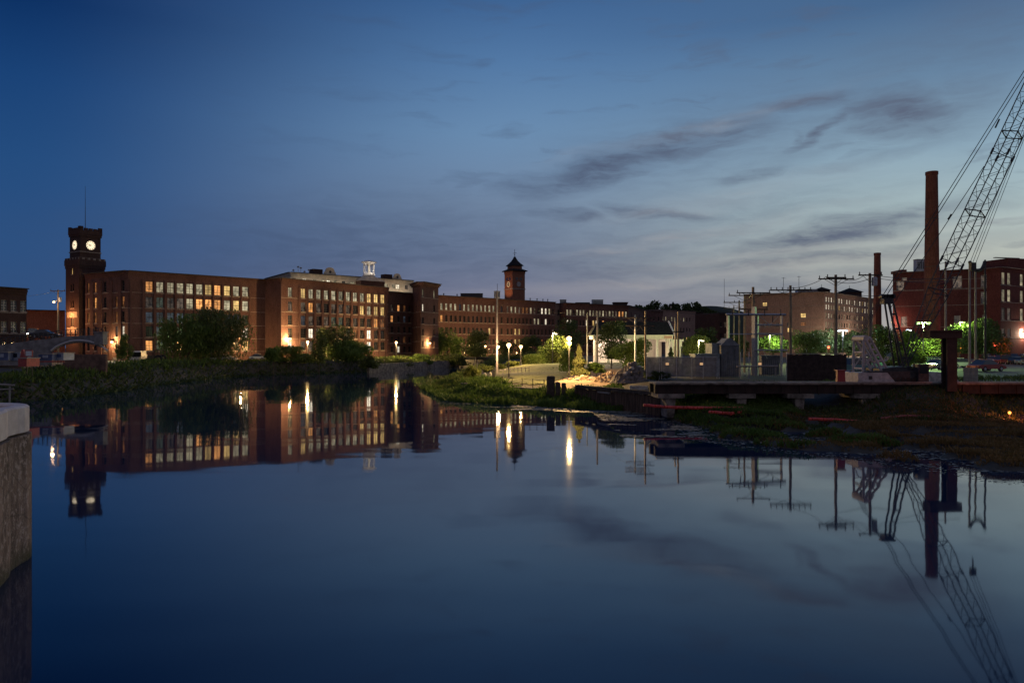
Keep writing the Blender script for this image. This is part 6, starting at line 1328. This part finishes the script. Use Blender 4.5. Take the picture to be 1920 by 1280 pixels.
for i in range(9):
    cn, cm_ = cols[(i * 5 + i // 3) % 6]; car(1846 + i * 13, 150 - i * 1.5, 62, cm_, f'{cn} car, {ordw[i]} from the left in the angled row before the red factory', 'suv' if i % 3 == 0 else 'sedan', group='cars parked before the red factory')
for i in range(6):
    cn, cm_ = cols[(i * 4 + 2) % 6]; car(1850 + i * 17, 182, 62, cm_, f'{cn} car, {ordw[i]} from the left in the rear row before the red factory', 'sedan', group='cars parked before the red factory')
car(1850, 92, 20, RED2, 'dull red car nearest the crane in the car park', 'sedan')
# tractor with cab in the mill yard
x, y = at(293, 146); z = gz(x, y) + .1; tr = thing('tractor', (x, y, z), 'dark tractor with an open cab parked beside the white van', 'tractor'); YEL = mat('dull_machine_paint', (.12, .09, .05), .5, var=.4, vscale=3)
q = MB(); q.box(x - 1.6, x - .1, y - .4, y + .4, z + .8, z + 1.5, YEL); q.box(x - .1, x + 1.3, y - .6, y + .6, z + .7, z + 1.2, YEL); q.build('body', tr)
q = MB()
for sx in (.0, 1.25):
    for sy in (-.6, .6): q.bar((x + sx, y + sy, z + 1.2), (x + sx, y + sy, z + 2.5), .05, DSTEEL, 5)
q.box(x - .15, x + 1.4, y - .75, y + .75, z + 2.5, z + 2.6, YEL); q.build('cab', tr)
for sx, rr in ((-1.2, .5), (.8, .8)):
    for sy in (-.8, .8): q = MB(); q.bar((x + sx, y + sy - .18, z + rr), (x + sx, y + sy + .18, z + rr), rr, RUBBER, 16); w_ = q.build('wheel', tr); q = MB(); q.bar((x + sx, y + sy - .2, z + rr), (x + sx, y + sy + .2, z + rr), rr * .5, YEL, 10); r_ = q.build('rim', tr); r_.parent = w_; r_.location = (0, 0, 0)
q = MB(); q.box(x - 2.5, x - 2.3, y - 1, y + 1, z + .1, z + .8, DSTEEL); q.bar((x - 1.6, y - .5, z + 1), (x - 2.3, y - .5, z + .4), .07, YEL, 5); q.bar((x - 1.6, y + .5, z + 1), (x - 2.3, y + .5, z + .4), .07, YEL, 5); q.build('loader', tr)
for px, D_, lab in ((222, 160, 'pale picnic table in the lit mill yard left of the van'),):
    x, y = at(px, D_); z = gz(x, y) + .1; q = MB(); q.box(x - 1, x + 1, y - .4, y + .4, z + .72, z + .78, PALEP); q.box(x - 1, x + 1, y - .85, y - .6, z + .42, z + .47, PALEP); q.box(x - 1, x + 1, y + .6, y + .85, z + .42, z + .47, PALEP)
    for s in (-.7, .7): q.bar((x + s, y - .8, z), (x + s, y - .2, z + .72), .04, PALEP, 4); q.bar((x + s, y + .8, z), (x + s, y + .2, z + .72), .04, PALEP, 4)
    single('picnic_table', q, (x, y, z), lab, 'table')
light('added_yard_light', (x - 1.0, y - 1.6, z + 2.4), 350, (.9, 1, .6), tr, .2)  # added greenish light without a fixture, meant to brighten the willow
# traffic signals and warning lamps
def signal(px, D_, y, label, gm, col, power):
    x, yy = at(px, D_); z0 = gz(x, yy); z = zat(y, D_); t = thing('traffic_signal', (x, yy, z0), label, 'traffic signal'); q = MB(); q.bar((x, yy, z0), (x, yy, z - .5), .06, DSTEEL, 8); q.build('post', t)
    q = MB(); q.box(x - .2, x + .2, yy - .15, yy + .15, z - .8, z + .35, DSTEEL); h_ = q.build('housing', t)
    for k, m_ in enumerate((gm, MARK, MARK)): q = MB(); q.bar((x, yy - .17, z + .1 - k * .35), (x, yy - .152, z + .1 - k * .35), .15 if k else .2, m_, 12); l_ = q.build('lens', t); l_.parent = h_
    light('signal_light', (x, yy - .6, z + .1), power, col, t, .15)
signal(1553, 128, 652, 'red traffic signal over the white delivery van', GLR, (1, .1, .04), 60)
signal(1864, 168, 648, 'added red signal for the red glow behind the parked cars by the factory', GLR, (1, .06, .03), 1400)  # added signal, stands in for an unknown source of red glow
signal(1800, 150, 655, 'added amber signal for the orange glow under the round-headed tree', glow('added_amber_lens', (1, .35, .05), 4), (1, .28, .05), 900)  # added signal standing in for an orange sodium lamp
x, y = at(1893, 58); z = gz(x, y); hz = thing('warning_lamp', (x, y, z), 'small orange hazard lamp on a stake at the far right of the trestle', 'warning lamp')
q = MB(); q.bar((x, y, z - .1), (x, y, z + .7), .03, DSTEEL, 6); q.build('stake', hz); q = MB(); q.lathe((x, y, z + .7), [(.05, 0), (.1, .05), (.1, .16), (.04, .2)], glow('added_amber_lens', (1, .35, .05), 4), 10); q.build('lamp', hz); light('signal_light', (x, y - .5, z + .8), 200, (1, .20, .06), hz, .1)
